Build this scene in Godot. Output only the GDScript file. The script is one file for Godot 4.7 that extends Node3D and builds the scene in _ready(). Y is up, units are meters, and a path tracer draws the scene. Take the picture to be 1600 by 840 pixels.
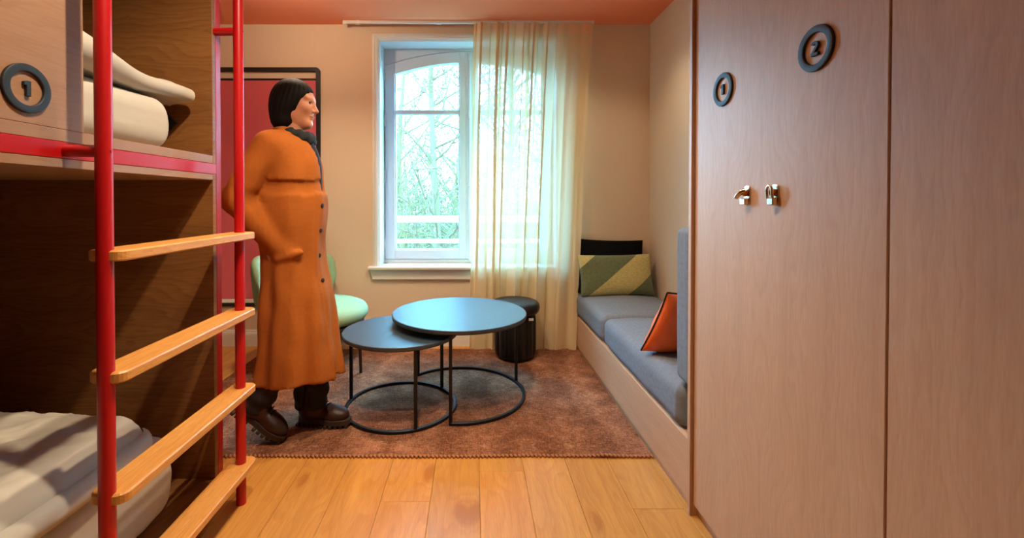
extends Node3D

# ---------------------------------------------------------------- mesh builder
class MB:
	var v := PackedVector3Array()
	var n := PackedVector3Array()
	var t := PackedVector2Array()
	var ix := PackedInt32Array()
	var uvo := Vector2.ZERO
	var grain := 1        # axis (0,1,2) that runs along the texture's v

	func vert(p: Vector3, nn: Vector3, uv: Vector2) -> int:
		v.append(p); n.append(nn); t.append(uv)
		return v.size() - 1

	func uv_of(p: Vector3, nn: Vector3) -> Vector2:
		var a := nn.abs()
		var k := 0
		if a.y > a.x and a.y >= a.z: k = 1
		elif a.z > a.x and a.z > a.y: k = 2
		var rest := [0, 1, 2]
		rest.erase(k)
		if k == grain:
			return Vector2(p[rest[0]], p[rest[1]]) + uvo
		rest.erase(grain)
		return Vector2(p[rest[0]] + p[k] * 0.7, p[grain]) + uvo

	func tri(a: Vector3, b: Vector3, c: Vector3, hint: Vector3) -> void:
		var cr := (b - a).cross(c - a)
		if cr.length_squared() < 1e-16:
			return
		if cr.dot(hint) > 0.0:
			var q := b; b = c; c = q
		else:
			cr = -cr
		cr = cr.normalized()
		for p in [a, b, c]:
			ix.append(vert(p, cr, uv_of(p, cr)))

	func quad(a: Vector3, b: Vector3, c: Vector3, d: Vector3, hint: Vector3) -> void:
		var cr := (b - a).cross(c - a)
		var m := (c - a).cross(d - a)
		if cr.length_squared() < m.length_squared(): cr = m
		if cr.length_squared() < 1e-18: return
		cr = cr.normalized()
		if cr.dot(hint) > 0.0:
			var q := b; b = d; d = q
		else:
			cr = -cr
		# after the swap the order a b c d runs clockwise seen from the hint side
		var s := v.size()
		for p in [a, b, c, d]:
			vert(p, cr, uv_of(p, cr))
		ix.append_array([s, s + 1, s + 2, s, s + 2, s + 3])

	func box(lo: Vector3, hi: Vector3, b := 0.0, xf := Transform3D()) -> void:
		# chamfered box
		var c := (lo + hi) / 2.0
		var h := (hi - lo) / 2.0
		b = minf(b, minf(h.x, minf(h.y, h.z)) * 0.9)
		for ax in 3:
			var u := (ax + 1) % 3
			var w := (ax + 2) % 3
			for s in [-1.0, 1.0]:
				var nn := Vector3(); nn[ax] = s
				var ps := []
				for q in [[-1, -1], [1, -1], [1, 1], [-1, 1]]:
					var p := Vector3()
					p[ax] = s * h[ax]; p[u] = q[0] * (h[u] - b); p[w] = q[1] * (h[w] - b)
					ps.append(xf * (c + p))
				quad(ps[0], ps[1], ps[2], ps[3], xf.basis * nn)
			if b > 0.0:
				for s1 in [-1.0, 1.0]:
					for s2 in [-1.0, 1.0]:
						var nn := Vector3(); nn[u] = s1; nn[w] = s2
						var ps := []
						for q in [[0, -1], [0, 1], [1, 1], [1, -1]]:
							var p := Vector3()
							p[ax] = q[1] * (h[ax] - b)
							p[u] = s1 * (h[u] - (b if q[0] == 1 else 0.0))
							p[w] = s2 * (h[w] - (b if q[0] == 0 else 0.0))
							ps.append(xf * (c + p))
						quad(ps[0], ps[1], ps[2], ps[3], xf.basis * nn)
		if b > 0.0:
			for sx in [-1.0, 1.0]:
				for sy in [-1.0, 1.0]:
					for sz in [-1.0, 1.0]:
						var g := Vector3(sx, sy, sz)
						tri(xf * (c + g * Vector3(h.x, h.y - b, h.z - b)), xf * (c + g * Vector3(h.x - b, h.y, h.z - b)), xf * (c + g * Vector3(h.x - b, h.y - b, h.z)), xf.basis * g)

	func grid(pts: PackedVector3Array, nu: int, nv: int, uvs: PackedVector2Array, closed_u := false, flip := 0) -> void:
		# nu columns, nv rows; flip 0: outwards by signed volume, 1 or -1: fixed
		var faces := PackedInt32Array()
		for j in nv - 1:
			for i in nu - 1:
				var a := j * nu + i
				faces.append_array([a, a + 1, a + nu + 1, a, a + nu + 1, a + nu])
		smooth(pts, faces, uvs, flip, nu if closed_u else 0)

	func smooth(pts: PackedVector3Array, faces: PackedInt32Array, uvs: PackedVector2Array, flip := 0, seam := 0) -> void:
		var c := Vector3.ZERO
		for p in pts: c += p
		c /= pts.size()
		var nn := PackedVector3Array(); nn.resize(pts.size())
		var vol := 0.0
		for k in range(0, faces.size(), 3):
			var a := pts[faces[k]] - c
			var b := pts[faces[k + 1]] - c
			var d := pts[faces[k + 2]] - c
			var cr := (b - a).cross(d - a)
			vol += a.dot(b.cross(d))
			nn[faces[k]] += cr; nn[faces[k + 1]] += cr; nn[faces[k + 2]] += cr
		var s := 1.0 if vol >= 0.0 else -1.0
		if flip != 0: s = float(flip)
		if seam > 0:
			for r in pts.size() / seam:
				var q := nn[r * seam] + nn[r * seam + seam - 1]
				nn[r * seam] = q; nn[r * seam + seam - 1] = q
		var base := v.size()
		for i in pts.size():
			var q := (nn[i] * s).normalized() if nn[i].length_squared() > 0.0 else Vector3.UP
			v.append(pts[i]); n.append(q)
			t.append((uvs[i] if uvs.size() else uv_of(pts[i], q)))
		for k in range(0, faces.size(), 3):
			if s > 0.0: ix.append_array([base + faces[k], base + faces[k + 2], base + faces[k + 1]])
			else: ix.append_array([base + faces[k], base + faces[k + 1], base + faces[k + 2]])

	func tube(path: Array, rad, sides := 12, closed := false, caps := true) -> void:
		# rad: one radius or an array
		var cnt := path.size()
		var rows := cnt + (1 if closed else 0)
		var pts := PackedVector3Array()
		var uvs := PackedVector2Array()
		var tg: Vector3 = path[1] - path[0]
		var up := Vector3.UP if absf(tg.normalized().y) < 0.9 else Vector3.RIGHT
		var len := 0.0
		for j in rows:
			var jj := j % cnt
			var a: Vector3 = path[(jj - 1 + cnt) % cnt] if (closed or jj > 0) else path[0]
			var b: Vector3 = path[(jj + 1) % cnt] if (closed or jj < cnt - 1) else path[cnt - 1]
			tg = (b - a).normalized()
			if j > 0: len += (path[jj] - path[(jj - 1 + cnt) % cnt]).length()
			var x := up.cross(tg).normalized()
			up = tg.cross(x).normalized()
			var r: float = rad[jj] if rad is Array else rad
			for i in sides + 1:
				var an := TAU * i / sides
				pts.append(path[jj] + (x * cos(an) + up * sin(an)) * r)
				uvs.append(Vector2(float(i) / sides * TAU * r, len))
		grid(pts, sides + 1, rows, uvs, true)
		if caps and not closed:
			for e in [0, rows - 1]:
				var c: Vector3 = path[0] if e == 0 else path[cnt - 1]
				var dir: Vector3 = (path[0] - path[1]) if e == 0 else (path[cnt - 1] - path[cnt - 2])
				for i in sides:
					tri(c, pts[e * (sides + 1) + i], pts[e * (sides + 1) + i + 1], dir)

	func lathe(prof: Array, seg := 48, at := Vector3.ZERO, fr = null) -> void:
		# prof: Vector2(radius, y) from the bottom up; fr(angle, radius, y) may change the radius
		var pts := PackedVector3Array()
		var uvs := PackedVector2Array()
		for q in prof:
			for i in seg + 1:
				var an := TAU * i / seg
				var r: float = q.x
				if fr != null: r = fr.call(an, q.x, q.y)
				pts.append(at + Vector3(cos(an) * r, q.y, sin(an) * r))
				uvs.append(Vector2(cos(an) * r, sin(an) * r) + Vector2(0, q.y * 0.5))
		grid(pts, seg + 1, prof.size(), uvs, true)

	func prism(poly: PackedVector2Array, z0: float, z1: float, xf: Transform3D, bev := 0.0) -> void:
		# a polygon in xy drawn out along z, both ends chamfered by bev
		var p := poly.duplicate()
		if not Geometry2D.is_polygon_clockwise(p): p.reverse()
		var cnt := p.size()
		var inn := PackedVector2Array()
		var outn := PackedVector2Array()
		for i in cnt:
			var e0 := (p[i] - p[(i - 1 + cnt) % cnt]).normalized()
			var e1 := (p[(i + 1) % cnt] - p[i]).normalized()
			var n0 := Vector2(e0.y, -e0.x)
			var n1 := Vector2(e1.y, -e1.x)
			var m := (n0 + n1)
			m = m / maxf(0.3, m.length_squared() / 2.0)
			outn.append(m)
			inn.append(p[i] - m * bev)
		# find whether the offset really went inwards
		var area0 := 0.0
		var area1 := 0.0
		for i in cnt:
			area0 += p[i].cross(p[(i + 1) % cnt]); area1 += inn[i].cross(inn[(i + 1) % cnt])
		if bev > 0.0 and absf(area1) > absf(area0):
			for i in cnt: inn[i] = p[i] + outn[i] * bev
		var sgn := 1.0 if absf(area1) <= absf(area0) else -1.0
		if bev == 0.0: sgn = 0.0
		var ti := Geometry2D.triangulate_polygon(inn)
		for e in 2:
			var z := z0 if e == 0 else z1
			var nn := xf.basis * Vector3(0, 0, -1.0 if e == 0 else 1.0)
			for k in range(0, ti.size(), 3):
				var q0 := inn[ti[k]]; var q1 := inn[ti[k + 1]]; var q2 := inn[ti[k + 2]]
				tri(xf * Vector3(q0.x, q0.y, z), xf * Vector3(q1.x, q1.y, z), xf * Vector3(q2.x, q2.y, z), nn)
		var d := 1.0 if z1 > z0 else -1.0
		for i in cnt:
			var j := (i + 1) % cnt
			var e := (p[j] - p[i])
			var on := Vector2(e.y, -e.x)
			var mid := (p[i] + p[j]) / 2.0 + on.normalized() * 0.0004
			if Geometry2D.is_point_in_polygon(mid, p): on = -on
			var h := xf.basis * Vector3(on.x, on.y, 0)
			quad(xf * Vector3(p[i].x, p[i].y, z0 + d * bev), xf * Vector3(p[j].x, p[j].y, z0 + d * bev), xf * Vector3(p[j].x, p[j].y, z1 - d * bev), xf * Vector3(p[i].x, p[i].y, z1 - d * bev), h)
			if bev > 0.0:
				var hn := h.normalized()
				var zn := xf.basis * Vector3(0, 0, d)
				quad(xf * Vector3(p[i].x, p[i].y, z0 + d * bev), xf * Vector3(p[j].x, p[j].y, z0 + d * bev), xf * Vector3(inn[j].x, inn[j].y, z0), xf * Vector3(inn[i].x, inn[i].y, z0), hn - zn)
				quad(xf * Vector3(p[i].x, p[i].y, z1 - d * bev), xf * Vector3(p[j].x, p[j].y, z1 - d * bev), xf * Vector3(inn[j].x, inn[j].y, z1), xf * Vector3(inn[i].x, inn[i].y, z1), hn + zn)

	func nets(f: Callable, lo: Vector3, hi: Vector3, c: float) -> void:
		# surface nets over a distance field, visiting only blocks near the surface
		var B := 4
		var bx := int(ceil((hi.x - lo.x) / c / B)); var by := int(ceil((hi.y - lo.y) / c / B)); var bz := int(ceil((hi.z - lo.z) / c / B))
		var nx := bx * B + 1; var ny := by * B + 1; var nz := bz * B + 1
		var val := PackedFloat32Array(); val.resize(nx * ny * nz); val.fill(9.0)
		var done := PackedByteArray(); done.resize(nx * ny * nz)
		var live := []
		var reach := c * B * 0.87 * 1.7
		for k in bz:
			for j in by:
				for i in bx:
					var d: float = f.call(lo + Vector3(i * B + B * 0.5, j * B + B * 0.5, k * B + B * 0.5) * c)
					if absf(d) < reach:
						live.append(Vector3i(i, j, k))
						for z in range(k * B, k * B + B + 1):
							for y in range(j * B, j * B + B + 1):
								for x in range(i * B, i * B + B + 1):
									var q := (z * ny + y) * nx + x
									if done[q] == 0:
										done[q] = 1
										val[q] = f.call(lo + Vector3(x, y, z) * c)
		var cell := {}
		var pts := PackedVector3Array()
		var off := [0, 1, nx, nx + 1, nx * ny, nx * ny + 1, nx * ny + nx, nx * ny + nx + 1]
		for b in live:
			for z in range(b.z * B, b.z * B + B):
				for y in range(b.y * B, b.y * B + B):
					for x in range(b.x * B, b.x * B + B):
						var q := (z * ny + y) * nx + x
						var inside := 0
						for o in off:
							if val[q + o] < 0.0: inside += 1
						if inside == 0 or inside == 8: continue
						var sum := Vector3.ZERO
						var cnt := 0
						for e in [[0, 1], [2, 3], [4, 5], [6, 7], [0, 2], [1, 3], [4, 6], [5, 7], [0, 4], [1, 5], [2, 6], [3, 7]]:
							var va := val[q + off[e[0]]]
							var vb := val[q + off[e[1]]]
							if (va < 0.0) != (vb < 0.0):
								var tt := va / (va - vb)
								var pa := Vector3(e[0] & 1, (e[0] >> 1) & 1, e[0] >> 2)
								var pb := Vector3(e[1] & 1, (e[1] >> 1) & 1, e[1] >> 2)
								sum += pa.lerp(pb, tt); cnt += 1
						cell[q] = pts.size()
						pts.append(lo + (Vector3(x, y, z) + sum / cnt) * c)
		var faces := PackedInt32Array()
		var st := [1, nx, nx * ny]
		for q in cell:
			for a in 3:
				var va := val[q]
				var vb := val[q + st[a]]
				if (va < 0.0) == (vb < 0.0): continue
				var u: int = st[(a + 1) % 3]
				var w: int = st[(a + 2) % 3]
				if not (cell.has(q - u) and cell.has(q - w) and cell.has(q - u - w)): continue
				var i0: int = cell[q]; var i1: int = cell[q - u]; var i2: int = cell[q - u - w]; var i3: int = cell[q - w]
				if va < 0.0: faces.append_array([i0, i1, i2, i0, i2, i3])
				else: faces.append_array([i0, i2, i1, i0, i3, i2])
		if pts.size(): smooth(pts, faces, PackedVector2Array(), 1)

	func mesh() -> ArrayMesh:
		var m := ArrayMesh.new()
		var a := []
		a.resize(Mesh.ARRAY_MAX)
		a[Mesh.ARRAY_VERTEX] = v; a[Mesh.ARRAY_NORMAL] = n; a[Mesh.ARRAY_TEX_UV] = t; a[Mesh.ARRAY_INDEX] = ix
		m.add_surface_from_arrays(Mesh.PRIMITIVE_TRIANGLES, a)
		return m

# ---------------------------------------------------------------- scene helpers
var M := {}
var rng := RandomNumberGenerator.new()

func mb(grain := 1, uvo := Vector2.ZERO) -> MB:
	var b := MB.new()
	b.grain = grain; b.uvo = uvo
	return b

func thing(called: String, label: String, category: String, at := Vector3.ZERO, turn := 0.0, group := "") -> Node3D:
	var o := Node3D.new()
	o.name = called
	o.position = at
	o.rotation.y = turn
	add_child(o, true)
	tag(o, label, category, group)
	return o

func tag(o: Node, label: String, category: String, group := "") -> void:
	o.set_meta("label", label)
	o.set_meta("category", category)
	if group: o.set_meta("group", group)

func put(b: MB, called: String, mat: Material, parent: Node = self) -> MeshInstance3D:
	return put_mesh(b.mesh(), called, mat, parent)

func put_mesh(m: Mesh, called: String, mat: Material, parent: Node = self) -> MeshInstance3D:
	var o := MeshInstance3D.new()
	o.name = called
	o.mesh = m
	o.material_override = mat
	parent.add_child(o, true)
	return o

func struct(o: Node3D) -> Node3D:
	o.set_meta("kind", "structure")
	return o

func base(called: String) -> Node3D:
	var o := Node3D.new()
	o.name = called
	add_child(o, true)
	return o

func mat(c: Color, rough := 0.6, metal := 0.0, spec := 0.5) -> StandardMaterial3D:
	var m := StandardMaterial3D.new()
	m.albedo_color = c
	m.roughness = rough
	m.metallic = metal
	m.metallic_specular = spec
	return m

func noise(freq: float, sd: int, oct := 4) -> FastNoiseLite:
	var f := FastNoiseLite.new()
	f.noise_type = FastNoiseLite.TYPE_SIMPLEX_SMOOTH
	f.frequency = freq
	f.seed = sd
	f.fractal_octaves = oct
	return f

# Wood: v runs along the grain. knots: how many; ring: how strong the growth figure is.
func wood_image(w: int, h: int, sd: int, light: Color, dark: Color, ring: float, rings: float, knots: int, fibre := 0.35) -> Image:
	var warp := noise(1.0, sd, 3)
	var fib := noise(1.0, sd + 7, 2)
	var tone := noise(1.0, sd + 13, 2)
	var r := RandomNumberGenerator.new(); r.seed = sd
	var kn := []
	for i in knots: kn.append(Vector3(r.randf(), r.randf(), r.randf_range(0.012, 0.03)))
	var data := PackedByteArray(); data.resize(w * h * 3)
	for y in h:
		var fy := float(y) / h
		for x in w:
			var fx := float(x) / w
			# tile in both directions by blending towards the wrapped copy near the far edges
			var s := fx * rings + warp.get_noise_2d(fx * 2.2, fy * 1.6) * 3.0
			var kd := 0.0
			for k in kn:
				var dx: float = (fx - k.x) / k.z
				var dy: float = (fy - k.y) / (k.z * 0.8)
				var d2 := dx * dx + dy * dy
				if d2 < 30.0:
					var e := exp(-d2 * 0.35)
					s += 1.6 * exp(-d2 * 0.10)
					kd += e
			var g := s - floorf(s)
			g = g * g * (1.0 - smoothstep(0.86, 1.0, g))
			var f := fib.get_noise_2d(fx * w * 0.16, fy * 11.0) * 0.5 + fib.get_noise_2d(fx * w * 0.42, fy * 26.0 + 50.0) * 0.5
			var tn := tone.get_noise_2d(fx * 5.0, fy * 1.4)
			var q := clampf(0.35 + g * ring + f * fibre + tn * 0.20 + kd * 0.8, 0.0, 1.0)
			var c := light.lerp(dark, q)
			var o := (y * w + x) * 3
			data[o] = int(clampf(c.r, 0, 1) * 255.0); data[o + 1] = int(clampf(c.g, 0, 1) * 255.0); data[o + 2] = int(clampf(c.b, 0, 1) * 255.0)
	var im := Image.create_from_data(w, h, false, Image.FORMAT_RGB8, data)
	# mirror in v so that the picture repeats without a seam
	var both := Image.create(w * 2, h * 2, false, Image.FORMAT_RGB8)
	both.blit_rect(im, Rect2i(0, 0, w, h), Vector2i(0, 0))
	var fx2: Image = im.duplicate(); fx2.flip_x()
	both.blit_rect(fx2, Rect2i(0, 0, w, h), Vector2i(w, 0))
	var top := both.get_region(Rect2i(0, 0, w * 2, h)); top.flip_y()
	both.blit_rect(top, Rect2i(0, 0, w * 2, h), Vector2i(0, h))
	return both

func wood(im: Image, su: float, sv: float, rough: float, tint := Color.WHITE) -> StandardMaterial3D:
	# su, sv: metres that one picture covers
	var m := mat(tint, rough)
	m.albedo_texture = ImageTexture.create_from_image(im)
	m.uv1_scale = Vector3(1.0 / su, 1.0 / sv, 1.0)
	return m

func noise_tex(freq: float, sd: int, size: int, lo: Color, hi: Color, oct := 4) -> NoiseTexture2D:
	var nt := NoiseTexture2D.new()
	nt.width = size; nt.height = size
	nt.seamless = true
	nt.noise = noise(freq, sd, oct)
	var g := Gradient.new()
	g.set_color(0, lo); g.set_color(1, hi)
	nt.color_ramp = g
	return nt

func cloth(c0: Color, c1: Color, metres: float, sd: int, relief := 0.06, rough := 0.95) -> StandardMaterial3D:
	# woven cloth: crossing threads with an uneven tone
	var S := 256
	var data := PackedByteArray(); data.resize(S * S * 3)
	var hb := PackedByteArray(); hb.resize(S * S)
	var r := RandomNumberGenerator.new(); r.seed = sd
	var nz := noise(0.02, sd, 3)
	for y in S:
		for x in S:
			var wv := 0.5 + 0.25 * (sin(x * TAU / 4.0) * (1.0 if (y / 4) % 2 == 0 else -1.0)) + 0.25 * sin(y * TAU / 4.0 + 1.0)
			var k := clampf(0.5 + (r.randf() - 0.5) * 0.7 + (wv - 0.5) * 0.3 + nz.get_noise_2d(absf(x - 128.0), absf(y - 128.0)) * 0.25, 0.0, 1.0)
			var c := c0.lerp(c1, k)
			var o := (y * S + x) * 3
			data[o] = int(c.r * 255); data[o + 1] = int(c.g * 255); data[o + 2] = int(c.b * 255)
			hb[y * S + x] = int(clampf(wv * 0.7 + r.randf() * 0.3, 0, 1) * 255)
	var m := mat(Color.WHITE, rough, 0.0, 0.25)
	m.albedo_texture = ImageTexture.create_from_image(Image.create_from_data(S, S, false, Image.FORMAT_RGB8, data))
	m.uv1_triplanar = true
	m.uv1_scale = Vector3.ONE / metres
	if relief > 0.0:
		m.heightmap_enabled = true
		m.heightmap_texture = ImageTexture.create_from_image(Image.create_from_data(S, S, false, Image.FORMAT_L8, hb))
		m.heightmap_scale = relief
	return m

func w3(x: float, y: float, d: float) -> Vector3:
	return Vector3(x, y, -d)      # d: metres in front of the viewer's end of the room

func soft_box(b: MB, c: Vector3, size: Vector3, r: float, crown: float, xf := Transform3D(), sd := 1, lump := 0.004, seg := 14) -> void:
	# a cushion: box with rounded edges, a crowned top and slight lumps
	var nz := noise(3.0, sd, 3)
	var h := size / 2.0
	for ax in 3:
		for s in [-1.0, 1.0]:
			var u := (ax + 1) % 3
			var w := (ax + 2) % 3
			var pts := PackedVector3Array()
			var uvs := PackedVector2Array()
			for j in seg + 1:
				for i in seg + 1:
					var p := Vector3()
					p[ax] = s
					p[u] = warp_edge(2.0 * i / seg - 1.0, r / h[u])
					p[w] = warp_edge(2.0 * j / seg - 1.0, r / h[w])
					var q := p * h
					var inn := Vector3(clampf(q.x, -h.x + r, h.x - r), clampf(q.y, -h.y + r, h.y - r), clampf(q.z, -h.z + r, h.z - r))
					var d := q - inn
					if d.length() > 1e-6: q = inn + d.normalized() * r
					var f := q / h
					var cr := crown * (1.0 - pow(absf(f.x), 2.5)) * (1.0 - pow(absf(f.z), 2.5))
					if f.y > 0.0: q.y += cr * f.y
					q += Vector3(1, 1, 1) * nz.get_noise_3dv(q * 1.0 + c) * lump * Vector3(f.x, f.y, f.z)
					pts.append(xf * (c + q))
					uvs.append(Vector2(q[u], q[w]))
			b.grid(pts, seg + 1, seg + 1, uvs, false, 1 if s > 0.0 else -1)

func warp_edge(x: float, e: float) -> float:
	# more rows of points near the rounded edges
	var a := absf(x)
	e = clampf(e, 0.02, 0.9)
	var y: float = a / 0.6 * (1.0 - e) if a < 0.6 else (1.0 - e) + (a - 0.6) / 0.4 * e
	return signf(x) * y

func pillow(b: MB, w: float, h: float, th: float, xf: Transform3D, sd: int, wrinkle := 0.01, pinch := 0.05, seg := 26) -> void:
	# a filled cushion standing in its own xy plane
	var nz := noise(5.0, sd, 3)
	for s in [1.0, -1.0]:
		var pts := PackedVector3Array()
		var uvs := PackedVector2Array()
		for j in seg + 1:
			for i in seg + 1:
				var u := sin((float(i) / seg - 0.5) * PI)
				var v := sin((float(j) / seg - 0.5) * PI)
				var ex := 1.0 - pinch * (1.0 - v * v) * absf(u)
				var ey := 1.0 - pinch * (1.0 - u * u) * absf(v)
				var t := pow(maxf(0.0, (1.0 - pow(absf(u), 3.0)) * (1.0 - pow(absf(v), 3.0))), 0.5)
				var p := Vector3(u * w / 2 * ex, v * h / 2 * ey, 0)
				var wr := nz.get_noise_3d(p.x * 1.4, p.y * 1.0, s * 3.0) * wrinkle * (0.25 + t)
				p.z = s * (t * th / 2 + 0.003) + wr * minf(1.0, t * 4.0)
				pts.append(xf * p)
				uvs.append(Vector2(u * 0.5 + 0.5, 0.5 - v * 0.5))
		var hint := 1 if s > 0 else -1
		if xf.basis.determinant() < 0: hint = -hint
		b.grid(pts, seg + 1, seg + 1, uvs, false, hint)

func rounded_rect(x0: float, y0: float, x1: float, y1: float, r: float, seg := 6) -> PackedVector2Array:
	var p := PackedVector2Array()
	for q in [[x1 - r, y1 - r, 0.0], [x0 + r, y1 - r, 90.0], [x0 + r, y0 + r, 180.0], [x1 - r, y0 + r, 270.0]]:
		for i in seg + 1:
			var a := deg_to_rad(q[2] + 90.0 * i / seg)
			p.append(Vector2(q[0] + cos(a) * r, q[1] + sin(a) * r))
	return p

# ---------------------------------------------------------------- the room, in metres
const EYE := 1.15
const BACK := 3.51          # distance of the window wall
const RIGHT := 1.396
const LEFT := -2.75
const FRONT := -1.6
const CEIL := 2.549
const BUNK := -0.976        # front plane of the bunk
const WARD := 0.80          # front plane of the wardrobe and bench

func _ready() -> void:
	rng.seed = 11
	# camera
	var cam := Camera3D.new()
	cam.name = "camera"
	cam.projection = Camera3D.PROJECTION_FRUSTUM
	cam.near = 0.05; cam.far = 200.0
	var f := 690.0
	cam.size = 840.0 / f * cam.near
	cam.frustum_offset = Vector2(60.0, -97.0) / f * cam.near
	cam.position = Vector3(0, EYE, 0)
	cam.rotation_degrees = Vector3(-0.7, 0, 0)
	add_child(cam)
	cam.current = true
	# sky and exposure
	var env := Environment.new()
	var sky := Sky.new()
	var sm := ProceduralSkyMaterial.new()
	sm.sky_top_color = Color(0.47, 0.80, 1.0)
	sm.sky_horizon_color = Color(0.56, 0.85, 1.0)
	sm.ground_horizon_color = Color(0.42, 0.58, 0.62)
	sm.ground_bottom_color = Color(0.34, 0.47, 0.49)
	sm.sky_energy_multiplier = 1.0
	sky.sky_material = sm
	env.background_mode = Environment.BG_SKY
	env.sky = sky
	env.background_energy_multiplier = 44.0
	env.tonemap_mode = Environment.TONE_MAPPER_LINEAR
	env.tonemap_exposure = 1.12
	env.sdfgi_enabled = true
	env.ssao_enabled = true
	env.ssil_enabled = true
	var we := WorldEnvironment.new()
	we.name = "environment"
	we.environment = env
	add_child(we)
	# warm ceiling spotlights: place, point aimed at, strength, half angle
	make_materials()
	spotlight(w3(-0.20, CEIL, 0.87), w3(-1.15, 0.5, 1.62), 2.4, 43.0, "white ceiling spotlight nearest the bunk ladder, tilted towards the bunk")
	spotlight(w3(-0.95, CEIL, 2.50), w3(-1.02, 0.3, 2.85), 1.5, 58.0, "white ceiling spotlight above the green chair")
	globe_lamp(w3(-1.20, CEIL, 2.66), 0.32, "small opal globe lamp on the ceiling above the green chair")
	spotlight(w3(-0.10, CEIL, 2.25), w3(-0.12, 0.2, 2.35), 1.5, 62.0, "white ceiling spotlight above the round nesting tables")
	spotlight(w3(-0.05, CEIL, 1.45), w3(-0.08, 0.0, 1.70), 2.4, 52.0, "white ceiling spotlight above the bare oak boards by the wardrobe")
	spotlight(w3(0.95, CEIL, 2.75), w3(0.85, 0.3, 2.85), 0.45, 66.0, "white ceiling spotlight above the bench")
	build_shell()
	build_window()
	build_bunk()
	build_wardrobe()
	build_bench()
	build_rug()
	build_curtain()
	build_wall_panel()
	build_person()
	build_tables()
	build_chair()
	build_stool()
	build_bedding()
	build_outside()

func make_materials() -> void:
	var oak := wood_image(384, 512, 3, Color(0.84, 0.63, 0.33), Color(0.68, 0.45, 0.19), 0.30, 7.0, 5)
	M.floor = []
	for k in 4:
		var tn: Color = [Color(1, 1, 1), Color(0.96, 0.95, 0.93), Color(1.0, 0.97, 0.93), Color(0.98, 0.98, 0.99)][k]
		var m := wood(oak, 0.9, 3.2, 0.42, tn)
		m.metallic_specular = 0.45
		M.floor.append(m)
	var lam := wood_image(384, 512, 21, Color(0.60, 0.41, 0.22), Color(0.44, 0.27, 0.12), 0.42, 16.0, 2)
	M.bunk = wood(lam, 0.9, 2.6, 0.5)
	
	var war := wood_image(384, 512, 35, Color(0.82, 0.67, 0.54), Color(0.72, 0.56, 0.43), 0.26, 16.0, 0)
	M.ward = wood(war, 0.8, 2.4, 0.48)
	M.bunk_edge = wood(war, 0.9, 2.6, 0.5, Color(0.80, 0.77, 0.74))
	var honey := wood_image(256, 384, 47, Color(0.90, 0.66, 0.36), Color(0.72, 0.46, 0.20), 0.35, 8.0, 0)
	M.rung = wood(honey, 0.22, 1.4, 0.38)
	M.wall = mat(Color(0.88, 0.79, 0.68), 0.9, 0.0, 0.3)
	M.wall.heightmap_enabled = true
	M.wall.heightmap_texture = noise_tex(0.04, 5, 256, Color(0.3, 0.3, 0.3), Color(0.7, 0.7, 0.7), 3)
	M.wall.heightmap_scale = 0.05
	M.wall.uv1_triplanar = true
	M.wall.uv1_scale = Vector3.ONE * 2.0
	M.ceil = mat(Color(0.98, 0.57, 0.40), 0.9, 0.0, 0.3)
	M.white = mat(Color(0.90, 0.88, 0.84), 0.45)
	M.frame = mat(Color(0.83, 0.86, 0.88), 0.4)
	M.seam = mat(Color(0.20, 0.20, 0.20), 0.9)
	M.glass = mat(Color(1, 1, 1, 0.04), 0.03)
	M.glass.transparency = BaseMaterial3D.TRANSPARENCY_ALPHA
	M.red = mat(Color(0.70, 0.05, 0.07), 0.36)
	M.black = mat(Color(0.045, 0.047, 0.052), 0.5)
	M.sign = mat(Color(0.14, 0.19, 0.23), 0.55)
	M.chrome = mat(Color(0.86, 0.80, 0.70), 0.18, 1.0)
	M.brass = mat(Color(0.75, 0.46, 0.16), 0.3, 1.0)
	M.dark = mat(Color(0.10, 0.07, 0.05), 0.8)
	M.lampw = mat(Color(0.85, 0.84, 0.82), 0.5)
	M.glow = mat(Color(1, 0.9, 0.75), 0.6)
	M.glow.emission_enabled = true
	M.glow.emission = Color(1.0, 0.80, 0.55)
	M.glow.emission_energy_multiplier = 2.0

func spotlight(at: Vector3, aim: Vector3, power: float, half: float, label: String) -> void:
	var o := thing("ceiling_spotlight", label, "spotlight", at, 0.0, "ceiling spotlights")
	var b := mb()
	b.lathe([Vector2(0, -0.02), Vector2(0.05, -0.02), Vector2(0.055, -0.015), Vector2(0.055, 0)], 24)
	put(b, "ceiling_plate", M.lampw, o)
	var dir := (aim - at).normalized()
	var side := Vector3.BACK if absf(dir.dot(Vector3.BACK)) < 0.9 else Vector3.RIGHT
	var y := -dir
	var x := side.cross(y).normalized()
	var xf := Transform3D(Basis(x, y, x.cross(y)), Vector3(0, -0.035, 0))
	var hb := mb()
	hb.lathe([Vector2(0.0, 0.0), Vector2(0.034, 0.0), Vector2(0.038, -0.006), Vector2(0.038, -0.072), Vector2(0.035, -0.072), Vector2(0.035, -0.066)], 28)
	var h := put(hb, "housing", M.lampw, o)
	h.transform = xf
	var gb := mb()
	gb.lathe([Vector2(0.0, -0.068), Vector2(0.034, -0.068), Vector2(0.034, -0.064), Vector2(0.0, -0.064)], 28)
	var g := put(gb, "diffuser", M.glow, o)
	g.transform = xf
	var l := SpotLight3D.new()
	l.name = "lamp"
	l.light_color = Color(1.0, 0.90, 0.77)
	l.light_energy = power
	l.light_size = 0.03
	l.spot_angle = half
	l.spot_angle_attenuation = 0.8
	l.spot_range = 8.0
	l.spot_attenuation = 2.0
	l.shadow_enabled = true
	o.add_child(l)
	l.position = xf * Vector3(0, -0.08, 0)
	l.look_at_from_position(at + l.position, aim, Vector3.BACK if absf(dir.dot(Vector3.BACK)) < 0.9 else Vector3.RIGHT)
	l.position = xf * Vector3(0, -0.08, 0)

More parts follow.
